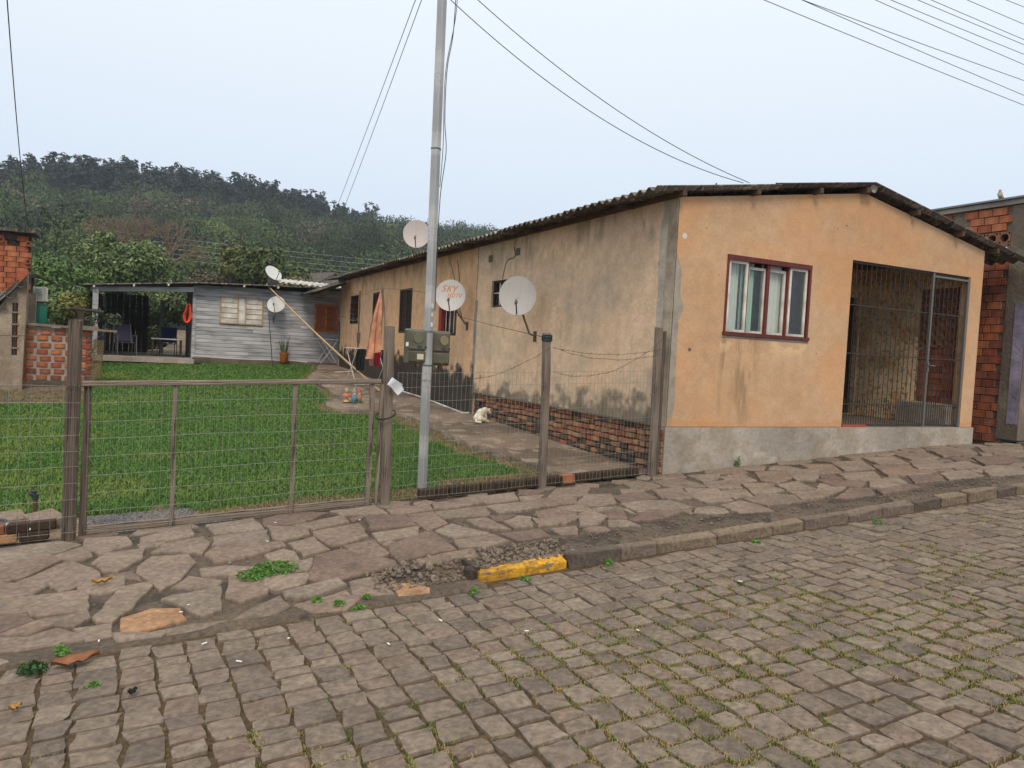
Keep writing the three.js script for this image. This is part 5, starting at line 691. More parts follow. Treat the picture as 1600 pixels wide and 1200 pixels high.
// ------------------------------------------------------------------ grey boarded house with carport
{
  R = rngOf(601); const gz = -17.3, gh = thing('house', 'grey boarded house with open carport behind the lawn', 'house');
  const x0 = -4.28, x1 = 1.6, yb = 0.02, rt = (x) => interp([[-7.2, 2.06], [-4.35, 2.37], [-1.7, 2.49], [2, 2.6]], x);
  mesh('inner_wall', box(x1 - x0 - 0.02, 2.3, 0.05, (x0 + x1) / 2, 1.2, gz - 0.06), M.grayBoard[1], gh); mesh('side_wall', box(0.05, 2.25, 3.6, x0 + 0.03, 1.2, gz - 1.85), M.grayBoard[1], gh); mesh('back_wall', box(x1 - x0, 2.3, 0.06, (x0 + x1) / 2, 1.2, gz - 3.7), M.grayBoard[1], gh); mesh('side_wall', box(0.05, 2.3, 3.6, x1, 1.2, gz - 1.85), M.grayBoard[1], gh);
  for (let i = 0, y = yb; y < 2.5; y += 0.118, i++) { const top = y + 0.118; let xa = x0 - 0.01, L = 0; const lim = Math.max(x0, top > 2.36 ? -3.9 + (top - 2.36) * 22 : x0); let x = lim; while (x < x1 - 0.05) { const len = Math.min(rr(1.4, 3.0), x1 - x); mesh('board', box(len - 0.003, 0.11, 0.022, x + len / 2, y + 0.06, gz + 0.0 + rr(-0.002, 0.003), 0, -0.06, 0), M.grayBoard[(R() * 3) | 0], gh); x += len; } }
  mesh('base_strip', box(x1 - x0, 0.16, 0.06, (x0 + x1) / 2, 0.06, gz + 0.02), M.concreteDark, gh); mesh('corner_post', box(0.1, 2.2, 0.1, x0 + 0.02, 1.2, gz - 0.0), M.grayBoard[0], gh);
  // window of two panels with battens
  const w = mesh('window', merge([box(1.27, 0.03, 0.04, -2.9, 2.04, gz + 0.035), box(1.27, 0.03, 0.04, -2.9, 1.235, gz + 0.035), ...[-3.52, -3.02, -2.79, -2.285].map(x => box(0.03, 0.8, 0.04, x, 1.64, gz + 0.035))]), M.bamboo, gh, 'window with two white battened panels in a tan frame');
  for (const xa of [-3.27, -2.537]) { mesh('panel', box(0.47, 0.77, 0.02, xa, 1.64, gz + 0.022), M.whiteDirty, w); for (let i = 1; i < 5; i++) mesh('batten', box(0.47, 0.016, 0.012, xa, 1.25 + i * 0.157, gz + 0.04), M.bamboo, w); } mesh('panel', box(0.2, 0.77, 0.02, -2.905, 1.64, gz + 0.018), M.whiteDirty, w);
  const sh = mesh('shutter', merge([box(0.74, 0.05, 0.04, -0.3, 2.01, gz + 0.035), box(0.74, 0.05, 0.04, -0.3, 1.15, gz + 0.035), ...[-0.645, -0.3, 0.045].map(x => box(0.05, 0.82, 0.04, x, 1.58, gz + 0.035))]), M.orangeWood, gh, 'orange varnished louvred shutters'); const sg = box(0.3, 0.034, 0.01, 0, 0, 0, 0, 0.6); for (const x of [-0.472, -0.127]) for (let y = 1.2; y < 1.97; y += 0.04) { const s = mesh('slat', sg, M.orangeWood, sh); s.position.set(x, y, gz + 0.03); }
  // carport
  mesh('carport_floor', box(3.0, 0.14, 6.2, -5.75, 0.03, gz - 2.65), M.concrete, gh); 
  for (const [x, z] of [[-6.86, gz + 0.25], [-6.86, gz - 5.4], [-5.0, gz - 5.4]]) mesh('post', box(0.14, 2.0, 0.14, x, 1.03, z), M.grayBoard[2], gh);
  mesh('beam', place(uvBox(new THREE.BoxGeometry(2.7, 0.14, 0.07)), -5.65, 2.08, gz + 0.2, 0, 0, 0.075), M.grayBoard[1], gh);
  for (let i = 0; i < 7; i++) mesh('back_board', box(0.19, 2.1, 0.03, -6.75 + i * 0.2, 1.1, gz - 5.6), M.brownWood, gh);
  for (let i = 0; i < 26; i++) mesh('side_board', box(0.03, 1.95, 0.19, -6.9, 1.03, gz - 0.2 - i * 0.2), M.brownWood, gh);
  const roof = mesh('roof', gridGeo(24, 6, (u, v) => { const x = lerp(-7.25, 1.8, u), z = lerp(gz + 0.42, gz - 5.9, v); return [x, rt(x) + 0.02 + 0.12 * v, z]; }), M.asbDark[1], gh, 'thin low pitched sheet roof'); mesh('fascia', merge([0, 1, 2, 3, 4, 5].map(i => { const a = lerp(-7.25, 1.8, i / 6), b = lerp(-7.25, 1.8, (i + 1) / 6); return bar([a, rt(a), gz + 0.42], [b, rt(b), gz + 0.42], 0.022, 6); })), M.asbDark[0], roof); mesh('soffit', gridGeo(10, 2, (u, v) => { const x = lerp(-7.2, 1.7, u), z = lerp(gz + 0.4, gz - 5.85, v); return [x, rt(x) - 0.015 + 0.12 * v, z]; }), M.brownWood, roof);
  for (const x of [-6.9, -5.9, -5.0, -2.9, -1.9]) mesh('rafter_end', box(0.05, 0.06, 0.3, x, rt(x) - 0.045, gz + 0.3), M.whiteDirty, roof);
  { const n = 70, P = [], U = [], I = []; for (let i = 0; i <= n; i++) for (let k = 0; k <= 2; k++) { const x = lerp(-1.95, 1.2, i / n), z = lerp(gz + 0.5, gz - 1.4, k / 2); P.push(x, 2.66 - 0.02 * (x + 1.9) + 0.026 * Math.cos(x / 0.177 * 2 * PI) + 0.26 * k / 2 - 0.06, z); U.push(x, z); } for (let i = 0; i < n; i++) for (let k = 0; k < 2; k++) { const a = i * 3 + k; I.push(a, a + 3, a + 1, a + 1, a + 3, a + 4); } const g = new THREE.BufferGeometry(); g.setAttribute('position', new THREE.Float32BufferAttribute(P, 3)); g.setAttribute('uv', new THREE.Float32BufferAttribute(U, 2)); g.setIndex(I); g.computeVertexNormals(); mesh('new_roof_sheet', g, bumped({ map: T.ply, color: 0xd9d6cf }, T.concreteBump, 0.002), roof, 'pale new corrugated roof sheet'); mesh('gable_board', box(0.04, 0.22, 1.8, -1.95, 2.66, gz - 0.45, 0, 0.135), M.brownWood, roof); }
  // rope, chairs, table, pot plant
  const rope = mesh('orange_rope', merge([0, 1, 2, 3, 4, 5].map(i => { const w2 = 0.05 + 0.012 * i, h = 0.26 + 0.012 * (i % 3), pts = []; for (let k = 0; k < 14; k++) { const a = k / 14 * 2 * PI; pts.push([-4.42 + Math.sin(a) * w2 * (Math.cos(a) > 0 ? 0.7 : 1.1) - 0.05 * (1 - Math.cos(a)) * 0.5, 1.46 + Math.cos(a) * h, gz + 0.12 + 0.012 * i]); } return tube(pts, 0.014, 40, 5, true); })), flat(0xe2481c, 0.7)); tag(rope, 'coil of bright orange hose hung at the carport corner', 'hose');
  const chair = (label, x, z, ry, hex) => { const o = thing('lawn_chair', label, 'chair'); o.position.set(x, 0.1, z); o.rotation.y = ry; const f = M.steel; for (const s of [-0.26, 0.26]) { mesh('arm_frame', merge([bar([s, 0, 0.22], [s, 0.6, 0.2], 0.013, 6), bar([s, 0.6, 0.22], [s, 0.6, -0.22], 0.018, 6), bar([s, 0, -0.25], [s, 0.6, -0.15], 0.013, 6)]), f, o); mesh('back_post', bar([s * 0.9, 0.38, -0.18], [s * 0.9, 0.95, -0.32], 0.013, 6), f, o); } mesh('seat', rbox(0.48, 0.025, 0.44, 0.01, 0, 0.39, 0), flat(hex, 0.8), o); mesh('backrest', rbox(0.46, 0.52, 0.02, 0.008, 0, 0.68, -0.255, 0, -0.24), flat(hex, 0.8), o); };
  chair('dark purple folding lawn chair under the carport', -6.1, gz - 0.5, 0.3, 0x3a3446); chair('blue folding lawn chair behind the carport table', -4.9, gz - 2.4, -0.2, 0x1f3c6a);
  const tb = thing('table', 'low dark table with white top under the carport', 'table'); tb.position.set(-4.95, 0.1, gz - 1.1); mesh('table_top', rbox(0.9, 0.04, 0.6, 0.01, 0, 0.55, 0), M.whiteDirty, tb); for (const [a, b] of [[-0.4, -0.25], [0.4, -0.25], [-0.4, 0.25], [0.4, 0.25]]) mesh('leg', box(0.045, 0.53, 0.045, a, 0.265, b), M.brownWood, tb);
  const fp = thing('potted_plant', 'snake plant in an orange clay pot by the grey wall', 'potted plant'); fp.position.set(-1.62, 0.1, gz + 0.28); mesh('pot', strip(new THREE.LatheGeometry([[0, 0], [0.1, 0], [0.14, 0.28], [0.15, 0.28], [0.15, 0.31], [0.12, 0.31], [0.11, 0.27], [0, 0.27]].map(p => new THREE.Vector2(...p)), 18)), bumped({ map: T.brick, color: 0xb9712c }, T.concreteBump, 0.003), fp); const lg = []; for (let i = 0; i < 22; i++) { const a = rr(0, 6.28), r = rr(0, 0.09), h = rr(0.35, 0.62), le = rr(0, 0.16), w3 = 0.018; const b = [Math.cos(a) * r, 0.26, Math.sin(a) * r], t = [Math.cos(a) * (r + le), 0.26 + h, Math.sin(a) * (r + le)]; lg.push(...b.map((v, k) => v - (k === 0 ? w3 : 0)), ...b.map((v, k) => v + (k === 0 ? w3 : 0)), ...t, b[0], b[1], b[2] - w3, b[0], b[1], b[2] + w3, ...t); } mesh('leaves', geoFrom(lg), flat(0x5a6a44, 0.7), fp);
}
// ------------------------------------------------------------------ brick neighbour on the right
{
  R = rngOf(651); const nb = thing('house', 'unplastered red hollow brick house beyond the narrow gap', 'house'); const X = 7.1, zf = 0.3;
  const nm = bumped({ map: T.concrete, color: 0xd9cfc2 }, T.soilBump, 0.02); for (const [h, y, d, z] of [[3.3, 1.16, 9.5, -4.9], [0.56, 3.5, 9.5, -4.9], [0.41, 3.015, 7.2, -6.0]]) mesh('side_wall', box(0.12, h, d, X + 0.1, y, z), nm, nb);
  const bg = [rbox(0.07, 0.118, 0.225, 0.005, 0, 0, 0), rbox(0.07, 0.118, 0.11, 0.005, 0, 0, 0)];
  let cnt = 0; for (let c = 0; c < 30; c++) { const y = -0.22 + c * 0.131; if (y > 2.78 && y < 3.28) continue; if (y > 3.6) break; let s = 0.20 + (c % 2) * 0.08 + (c % 2 ? rr(0, 0.03) : 0); const lim = y > 2.6 ? 2.1 : 1.2; while (s < lim && cnt < 290) { const k = R() < 0.12 ? 1 : 0, L = k ? 0.11 : 0.225; if (y > 3.3 && s > 0.9 && s < 1.25 && R() < 0.7) { s += L; continue; } const b = mesh('brick', bg[k], (y > 3.0 || R() < 0.45 ? M.hollow : M.hollowDark)[(R() * 4) | 0], nb); b.position.set(X + 0.025 + rr(-0.006, 0.006), y + rr(-0.004, 0.004), -s - L / 2); s += L + 0.016; cnt++; } }
  for (let i = 0; i < 10; i++) for (let j = 0; j < 2; j++) { if (i < 0) continue; const b = mesh('clay_block', M.cobGeo, M.cobogo, nb); b.position.set(X - 0.02, 2.83 + j * 0.2, -0.21 - i * 0.202); }
  mesh('corner_column', box(0.3, 3.86, 0.34, X + 0.13, 1.72, -0.03), M.concreteDark, nb, 'rough grey concrete corner column'); mesh('paint_patch', box(0.012, 2.0, 0.17, X - 0.022, 1.05, 0.04), bumped({ map: T.ply, color: 0xa9a0b8 }, T.concreteBump, 0.006), nb, 'lavender painted strip on the column'); mesh('cornice', box(0.34, 0.08, 9.9, X + 0.12, 3.705, -4.8), M.concrete, nb);
  mesh('front_wall', box(5, 3.7, 0.2, X + 2.79, 1.6, 0.03), M.white, nb, 'white plastered street wall'); mesh('front_door', box(0.9, 2.1, 0.06, X + 1.0, 0.85, 0.14), M.orangeWood, nb); mesh('roof_flashing', box(0.4, 0.03, 10.1, X + 0.1, 3.765, -4.65), M.steel, nb); mesh('roof', box(5.2, 0.05, 10, X + 2.8, 3.85, -4.6, 0, 0, 0.03), M.asbDark[1], nb); mesh('back_wall', box(5.2, 4, 0.15, X + 2.7, 1.7, -9.7), M.concreteDark, nb); mesh('far_wall', box(0.15, 4, 9.8, X + 5.3, 1.7, -4.7), M.concreteDark, nb);
}
// ------------------------------------------------------------------ sheds on the left
{
  R = rngOf(671);
  const shed = thing('shed', 'rough grey plastered shed with tiled lean-to roof', 'shed'); const zf = -11.5; const stuc = bumped({ map: T.concrete, color: 0xe6ddd0 }, T.stucco, 0.02);
  const sg = uvBox(wallGeo([[-10.5, -0.7], [-7.93, -0.7], [-7.86, 1.9], [-8.35, 1.2], [-10.5, 0.6]], [[-8.12, 0.2, -8.02, 1.3]], 0.2)).translate(0, 0, zf - 0.2); mesh('front_wall', sg, stuc, shed);  mesh('back_wall', box(2.6, 2.2, 0.1, -9.2, 0.5, zf - 1.9), stuc, shed);
  for (let i = 0; i < 4; i++) mesh('slot_bar', box(0.12, 0.03, 0.06, -8.07, 0.35 + i * 0.25, zf + 0.0), stuc, shed);
  const edge = mesh('pier', box(0.2, 2.6, 0.12, -7.98, 0.7, zf - 0.3), M.hollow[1], shed);
  const rf = mesh('roof', gridGeo(6, 6, (u, v) => { const x = lerp(-9.6, -7.86, u); return [x, interp([[-9.6, 0.75], [-8.35, 1.26], [-7.86, 1.9]], x) + v * 0.4 - 0.02, zf + 0.12 - v * 1.9]; }), M.asbDark[0], shed);
  for (let i = 0; i < 9; i++) for (let j = 0; j < 6; j++) { const x = -9.5 + i * 0.18, y = interp([[-9.6, 0.75], [-8.35, 1.26], [-7.86, 1.9]], x + 0.05) + (j + 0.5) / 6 * 0.4 + 0.02; const g = new THREE.CylinderGeometry(0.085, 0.1, 0.36, 8, 1, true, -PI / 2, PI); const t = mesh('roof_tile', strip(g), M.asb, rf); t.position.set(x + 0.09, y, zf + 0.12 - (j + 0.5) / 6 * 1.9); t.rotation.set(PI / 2 - 0.36 + 0, 0, 0); t.rotation.x = -(PI / 2 - 0.2); t.rotation.y = PI; }
  const tw = thing('brick_tower', 'orange hollow brick upper storey with flat slab roof', 'building'); const tz = -14; mesh('core', box(2.2, 3.6, 0.2, -9.2, 1.2, tz - 0.14), bumped({ map: T.mortar, color: 0xc9beb0 }, T.soilBump, 0.02), tw); const bg = rbox(0.23, 0.115, 0.06, 0.005, 0, 0, 0);
  for (let c = 0; c < 18; c++) for (let i = 0; i < 6; i++) { const y = 0.75 + c * 0.126, x = -8.2 - i * 0.245 - (c % 2) * 0.06; if (c > 15 && i === 1) continue; const b = mesh('brick', bg, M.hollow[(R() * 5) | 0], tw); b.position.set(x, y, tz - 0.01 + rr(-0.006, 0.006)); } mesh('opening_shade_panel', box(0.3, 0.16, 0.03, -8.52, 2.93, tz - 0.02), M.brownWood, tw);  // last box: dark brown panel, its colour stands in for shade inside an opening
  const ub = box(0.1, 0.115, 0.02, 0, 0, 0); for (const [x, y] of [[-8.14, 2.78], [-8.14, 2.36], [-8.68, 2.82]]) { const v = mesh('vent_block', M.cobFlat, M.cobogo, tw); v.position.set(x, y, tz + 0.025); }
  mesh('slab', box(2.5, 0.07, 1.0, -9.23, 3.06, tz - 0.3), M.asbDark[2], tw); 
  const ann = thing('lean_to', 'dark sheet lean-to roof behind the brick tower', 'lean-to'); mesh('roof', box(1.3, 0.04, 1.8, -8.15, 2.15, -16.4, 0, 0, -0.37), M.asbDark[2], ann); mesh('wall', box(0.1, 2.4, 1.5, -8.4, 0.95, -16.5), M.concreteDark, ann);
  const ac = thing('air_conditioner', 'white air conditioner unit below the dark lean-to roof', 'air conditioner'); ac.position.set(-7.98, 1.64, -15); mesh('case', rbox(0.3, 0.36, 0.25, 0.015, 0, 0, 0), M.whiteDirty, ac); for (let i = 0; i < 7; i++) mesh('fin', box(0.14, 0.012, 0.02, -0.03, -0.12 + i * 0.04, 0.125), M.steel, ac); mesh('bracket', box(0.34, 0.03, 0.28, 0, -0.2, 0), M.rust, ac);
  const ba = thing('water_barrel', 'green plastic water barrel under the air conditioner', 'barrel'); ba.position.set(-8.0, 0.85, -15); mesh('body', strip(new THREE.LatheGeometry([[0, 0], [0.15, 0], [0.17, 0.05], [0.175, 0.28], [0.16, 0.52], [0.14, 0.55], [0, 0.55]].map(p => new THREE.Vector2(...p)), 20)), flat(0x1f7a64, 0.45), ba); mesh('rim', strip(place(new THREE.TorusGeometry(0.16, 0.012, 6, 20), 0, 0.53, 0, 0, PI / 2)), flat(0x1a6857, 0.45), ba); const st = mesh('barrel_stand', box(0.5, 1.4, 0.5, -8.0, 0.15, -15), M.hollowDark[1]); tag(st, 'dark brick stand carrying the green barrel', 'stand');
  const lw = thing('brick_wall', 'low garden wall of orange bricks with wide grey mortar', 'wall'); mesh('mortar', box(1.34, 1.15, 0.12, -7.34, 0.24, -11.85), bumped({ map: T.concrete, color: 0xffffff }, T.concreteBump, 0.004), lw); const wb = rbox(0.195, 0.098, 0.06, 0.01, 0, 0, 0);
  for (let c = 0; c < 8; c++) for (let i = 0; i < 5; i++) { const y = -0.28 + c * 0.143, x = -7.86 + i * 0.262 + (c % 2) * 0.06; if (x > -6.75) continue; const b = mesh('brick', wb, (c < 2 ? M.hollowDark : M.hollow)[(R() * 4) | 0], lw); b.position.set(x, y + rr(-0.01, 0.01), -11.79 + rr(-0.006, 0.006)); b.rotation.z = rr(-0.04, 0.04); }
  mesh('cap_board', box(1.2, 0.05, 0.3, -7.42, 0.86, -11.82, 0, 0, -0.03), M.woodH, lw); mesh('cap_board', box(0.75, 0.05, 0.25, -6.55, 0.82, -11.7, 0, 0, -0.04), M.woodH, lw, 'short pale plank overhanging the wall end'); mesh('cap_board', box(0.4, 0.05, 0.2, -6.75, 0.87, -11.9, 0.1, 0, -0.02), M.woodH, lw);
  for (let c = 0; c < 7; c++) { const b = mesh('hollow_end', M.cobFlat, M.hollowDark[c % 4], lw); b.position.set(-6.72, -0.25 + c * 0.15, -11.8); }
  const net = thing('wire_netting', 'roll of diamond wire netting at the end of the low brick wall', 'netting'); const ng = []; for (let i = 0; i < 17; i++) for (const s of [-1, 1]) { const pts = []; for (let k = 0; k <= 10; k++) { const a = i / 17 * 2 * PI + s * k * 0.26; pts.push([Math.cos(a) * 0.1, k * 0.088, Math.sin(a) * 0.1]); } ng.push(tube(pts, 0.0045, 20, 3)); } mesh('netting', merge(ng), flat(0x8c7a52, 0.8), net); net.position.set(-6.57, -0.28, -11.75); net.rotation.z = -0.05;
  const sp = mesh('old_post', timber(-6.98, -13.2, -0.4, 1.24, 0.16, 0.14, 91, 0, 0, 10), M.brownWood); tag(sp, 'dark stubby post behind the low brick wall', 'post'); const fb = mesh('fallen_beam', timber(0, 0, -0.35, 0.35, 0.07, 0.06, 92), M.brownWood); fb.rotation.z = PI / 2 - 0.06; fb.position.set(-6.85, 1.27, -13.2); tag(fb, 'weathered beam resting on the stubby post', 'beam');
  cable('drop_wire', 'black wire rising from the brick tower roof', [-8.15, 3.1, -14.0], [-7.2, 6.5, -2.0], 0.5, 0.008, M.cable);
  // roofs far behind
  const far = (label, x, y, z, w, d, h, ry, m) => { const o = thing('house', label, 'house'); o.position.set(x, y, z); o.rotation.y = ry; const s = wallGeo([[-w / 2, 0], [w / 2, 0], [w / 2, h], [0, h + w * 0.28], [-w / 2, h]], [], d); s.translate(0, 0, -d / 2); mesh('wall', uvBox(s), M.concrete, o); for (const q of [-1, 1]) mesh('roof', box(w * 0.62, 0.12, d + 0.6, q * w * 0.265, h + w * 0.145, 0, 0, 0, -q * 0.51), m, o); mesh('window', box(1, 1, 0.05, -w * 0.2, h * 0.55, d / 2 + 0.02), M.steel, o); };
  far('distant house with dark grey roof behind the pale roof sheets', 5.6, 0.9, -54, 7, 8, 3.2, 0.5, M.asbDark[2]); far('distant house with pale grey roof beside the dark roofed one', 9.6, 1.0, -56, 7, 9, 2.9, 0.35, bumped({ map: T.ply, color: 0xb2aea6 }, T.concreteBump, 0.004));
}
// ------------------------------------------------------------------ trees
M.leaf = new THREE.MeshPhysicalMaterial({ vertexColors: true, roughness: 0.75 });
M.bark = bumped({ map: woodTex([110, 98, 84], [70, 62, 54], 701, true, 0.5, 1.2) }, T.woodBumpV, 0.02);
function leaves(clumps, n, size, cols, seed, hug = 0.55) { // leaf faces through a set of ellipsoid clumps, denser near their skin
  const q = rngOf(seed), pos = [], col = []; const tot = clumps.reduce((s, c) => s + c[3] * c[3], 0);
  for (const c of clumps) { const m = Math.round(n * c[3] * c[3] / tot); for (let i = 0; i < m; i++) { const a = q() * 2 * PI, b = Math.acos(2 * q() - 1), r = c[3] * Math.pow(lerp(hug, 1.06, q()), 1) * (0.85 + 0.3 * vn(a * 2 + c[0], b * 3 + c[2], seed)), x = c[0] + r * Math.sin(b) * Math.cos(a), y = c[1] + r * Math.cos(b) * (c[4] || 0.8), z = c[2] + r * Math.sin(b) * Math.sin(a); const s = size * lerp(0.6, 1.4, q()), nn = new V3((x - c[0]) / r + (q() - 0.5) * 1.5, (y - c[1]) / r + (q() - 0.5) * 1.5 + 0.25, (z - c[2]) / r + (q() - 0.5) * 1.5).normalize(), u = new V3(q() - 0.5, q() - 0.5, q() - 0.5).cross(nn).normalize(), w = new V3().crossVectors(nn, u).normalize(); const A = u.multiplyScalar(s), B = w.multiplyScalar(s * 0.5); pos.push(x - A.x, y - A.y, z - A.z, x + B.x, y + B.y, z + B.z, x + A.x, y + A.y, z + A.z, x - A.x, y - A.y, z - A.z, x + A.x, y + A.y, z + A.z, x - B.x, y - B.y, z - B.z); const cc = mul3(cols[(q() * cols.length) | 0], lerp(0.7, 1.3, q())); for (let k = 0; k < 6; k++) col.push(...cc); } }
  return geoFrom(pos, { cols: col });
}
function limbs(base, tips, r, seed) { const q = rngOf(seed), gs = [], fork = [base[0] + (q() - 0.5) * 0.3, base[1] + r * 9, base[2] + (q() - 0.5) * 0.3]; gs.push(bar(base, fork, r, 8, r * 0.8)); for (const t of tips) { const m = [lerp(fork[0], t[0], 0.5) + (q() - 0.5) * 0.3, lerp(fork[1], t[1], 0.55), lerp(fork[2], t[2], 0.5) + (q() - 0.5) * 0.3]; gs.push(bar(fork, m, r * 0.55, 6, r * 0.38), bar(m, t, r * 0.38, 5, r * 0.12)); } return merge(gs); }
function tree(name, label, base, clumps, n, size, cols, seed, r = 0.14) { const o = thing(name, label, name.includes('shrub') ? 'shrub' : 'tree'); mesh('trunk', limbs(base, clumps.map(c => [c[0], c[1], c[2]]), r, seed), M.bark, o); mesh('crown', leaves(clumps, n, size, cols, seed), M.leaf, o); return o; }
{
  R = rngOf(801); const rnd = (cx, cy, cz, rx, ry, rz, k, r0, r1) => Array.from({ length: k }, () => { const a = rr(0, 2 * PI), b = Math.acos(rr(-1, 1)), m = Math.cbrt(rr(0.25, 1)); return [cx + rx * m * Math.sin(b) * Math.cos(a), cy + ry * m * Math.cos(b), cz + rz * m * Math.sin(b) * Math.sin(a), rr(r0, r1), rr(0.7, 0.95)]; });
  const dg = [[0.045, 0.075, 0.02], [0.065, 0.10, 0.026], [0.10, 0.15, 0.035], [0.19, 0.24, 0.08]];
  tree('camellia_tree', 'broad dark glossy evergreen tree behind the carport', [-6.0, 0.3, -29], [...rnd(-6.3, 3.3, -29.5, 1.7, 1.3, 1.4, 16, 0.55, 0.95), ...rnd(-4.9, 2.7, -29.3, 1.2, 0.7, 1.1, 9, 0.5, 0.75), ...rnd(-6.8, 4.35, -29.8, 0.7, 0.5, 0.7, 4, 0.4, 0.6)], 15000, 0.085, dg, 811, 0.16);
  tree('citrus_tree', 'bright green rounded tree beside the brick tower', [-8.4, 0.2, -27], rnd(-8.5, 2.3, -27.2, 1.3, 0.95, 1.2, 14, 0.5, 0.8), 9000, 0.08, [[0.06, 0.12, 0.02], [0.09, 0.17, 0.03], [0.05, 0.10, 0.02], [0.12, 0.2, 0.05]], 812, 0.12);
  tree('yellow_shrub', 'small yellowish shrub beside the lean-to', [-7.55, 0.05, -18.4], rnd(-7.5, 1.4, -18.4, 0.42, 0.4, 0.4, 7, 0.22, 0.36), 1800, 0.06, [[0.17, 0.18, 0.03], [0.10, 0.14, 0.03], [0.22, 0.2, 0.05]], 813, 0.04);
  tree('dark_shrub', 'dark leafy shrub in the gap beside the carport post', [-7.35, 0.05, -20.5], rnd(-7.5, 1.3, -20.6, 0.7, 0.7, 0.5, 9, 0.35, 0.5), 3500, 0.065, dg, 814, 0.05);
  const rose = tree('rose_shrub', 'sparse rose bush in front of the carport post', [-6.8, -0.2, -15.2], rnd(-6.8, 1.0, -15.3, 0.55, 0.4, 0.35, 9, 0.14, 0.26), 520, 0.045, [[0.035, 0.055, 0.02], [0.05, 0.07, 0.03], [0.06, 0.05, 0.03]], 815, 0.03); mesh('bloom', strip(place(new THREE.SphereGeometry(0.065, 9, 7), -7.1, 1.12, -15.0)), flat(0xc8525e, 0.8), rose, 'single pink rose bloom');
  tree('backyard_tree', 'dark leafy tree seen through the open carport', [-5.2, 0.2, -25], rnd(-5.1, 1.3, -25, 1.5, 0.9, 0.6, 15, 0.4, 0.6), 5200, 0.08, [[0.03, 0.05, 0.015], [0.05, 0.08, 0.02], [0.09, 0.11, 0.04]], 816, 0.09);
  tree('garden_tree', 'rounded olive green tree behind the grey house ridge', [0.4, 0.5, -36], [...rnd(0.2, 4.9, -36, 1.3, 0.75, 1, 10, 0.6, 0.9), ...rnd(1.6, 4.2, -35.6, 0.9, 0.6, 0.8, 8, 0.5, 0.7)], 6500, 0.12, [[0.06, 0.09, 0.02], [0.09, 0.11, 0.025], [0.04, 0.07, 0.02]], 817, 0.14);
  tree('garden_tree', 'yellow tinged tree beside the tilted dish', [-0.6, 0.5, -38], rnd(-0.9, 4.9, -38, 0.8, 0.8, 0.8, 8, 0.5, 0.75), 3200, 0.12, [[0.10, 0.11, 0.02], [0.14, 0.13, 0.03], [0.05, 0.08, 0.02]], 818, 0.12);
  tree('brown_shrub', 'brown withered bushes behind the grey house roof', [-2.0, 0.5, -40], [...rnd(-1.8, 3.9, -40, 1.6, 0.5, 0.8, 11, 0.5, 0.8), ...rnd(-3.4, 3.6, -39, 1.2, 0.4, 0.7, 7, 0.4, 0.7)], 4600, 0.1, [[0.10, 0.075, 0.04], [0.07, 0.06, 0.03], [0.13, 0.10, 0.05], [0.06, 0.07, 0.025]], 819, 0.1);
  tree('dead_fern', 'dry straw coloured shrub by the pale roof sheets', [1.4, 0.6, -32], rnd(1.3, 3.4, -32, 0.5, 0.6, 0.4, 7, 0.25, 0.42), 900, 0.11, [[0.22, 0.17, 0.09], [0.12, 0.12, 0.04], [0.2, 0.18, 0.1]], 820, 0.06).userData.category = 'shrub';
  // leafless tree: branches only
  const bt = thing('bare_tree', 'leafless brown tree rising behind the dark evergreen', 'tree'); { const q = rngOf(821), gs = [], tw = []; const grow = (p, d, L, r, k) => { const e = [p[0] + d[0] * L, p[1] + d[1] * L, p[2] + d[2] * L]; (k < 3 ? gs : tw).push(bar(p, e, r, k < 3 ? 6 : 3, r * 0.7)); if (k >= 5) return; const m = k < 2 ? 4 : 3; for (let i = 0; i < m; i++) { const v = new V3(d[0] + (q() - 0.5) * 1.5, d[1] * 0.8 + 0.1 + (q() - 0.45) * 1.0, d[2] + (q() - 0.5) * 1.5).normalize(); grow(e, [v.x, v.y, v.z], L * (k === 0 ? 0.27 : lerp(0.6, 0.82, q())), r * 0.62, k + 1); } }; for (const bx of [-0.9, 0, 1.0]) grow([-6.0 + bx * 0.8, 0.8, -50], [bx * 0.16, 1, 0], 4.6, 0.13, 0); mesh('trunk', merge(gs), flat(0x6e5a48, 0.95), bt); mesh('twigs', merge(tw), flat(0x7d6a58, 0.95), bt); }
}
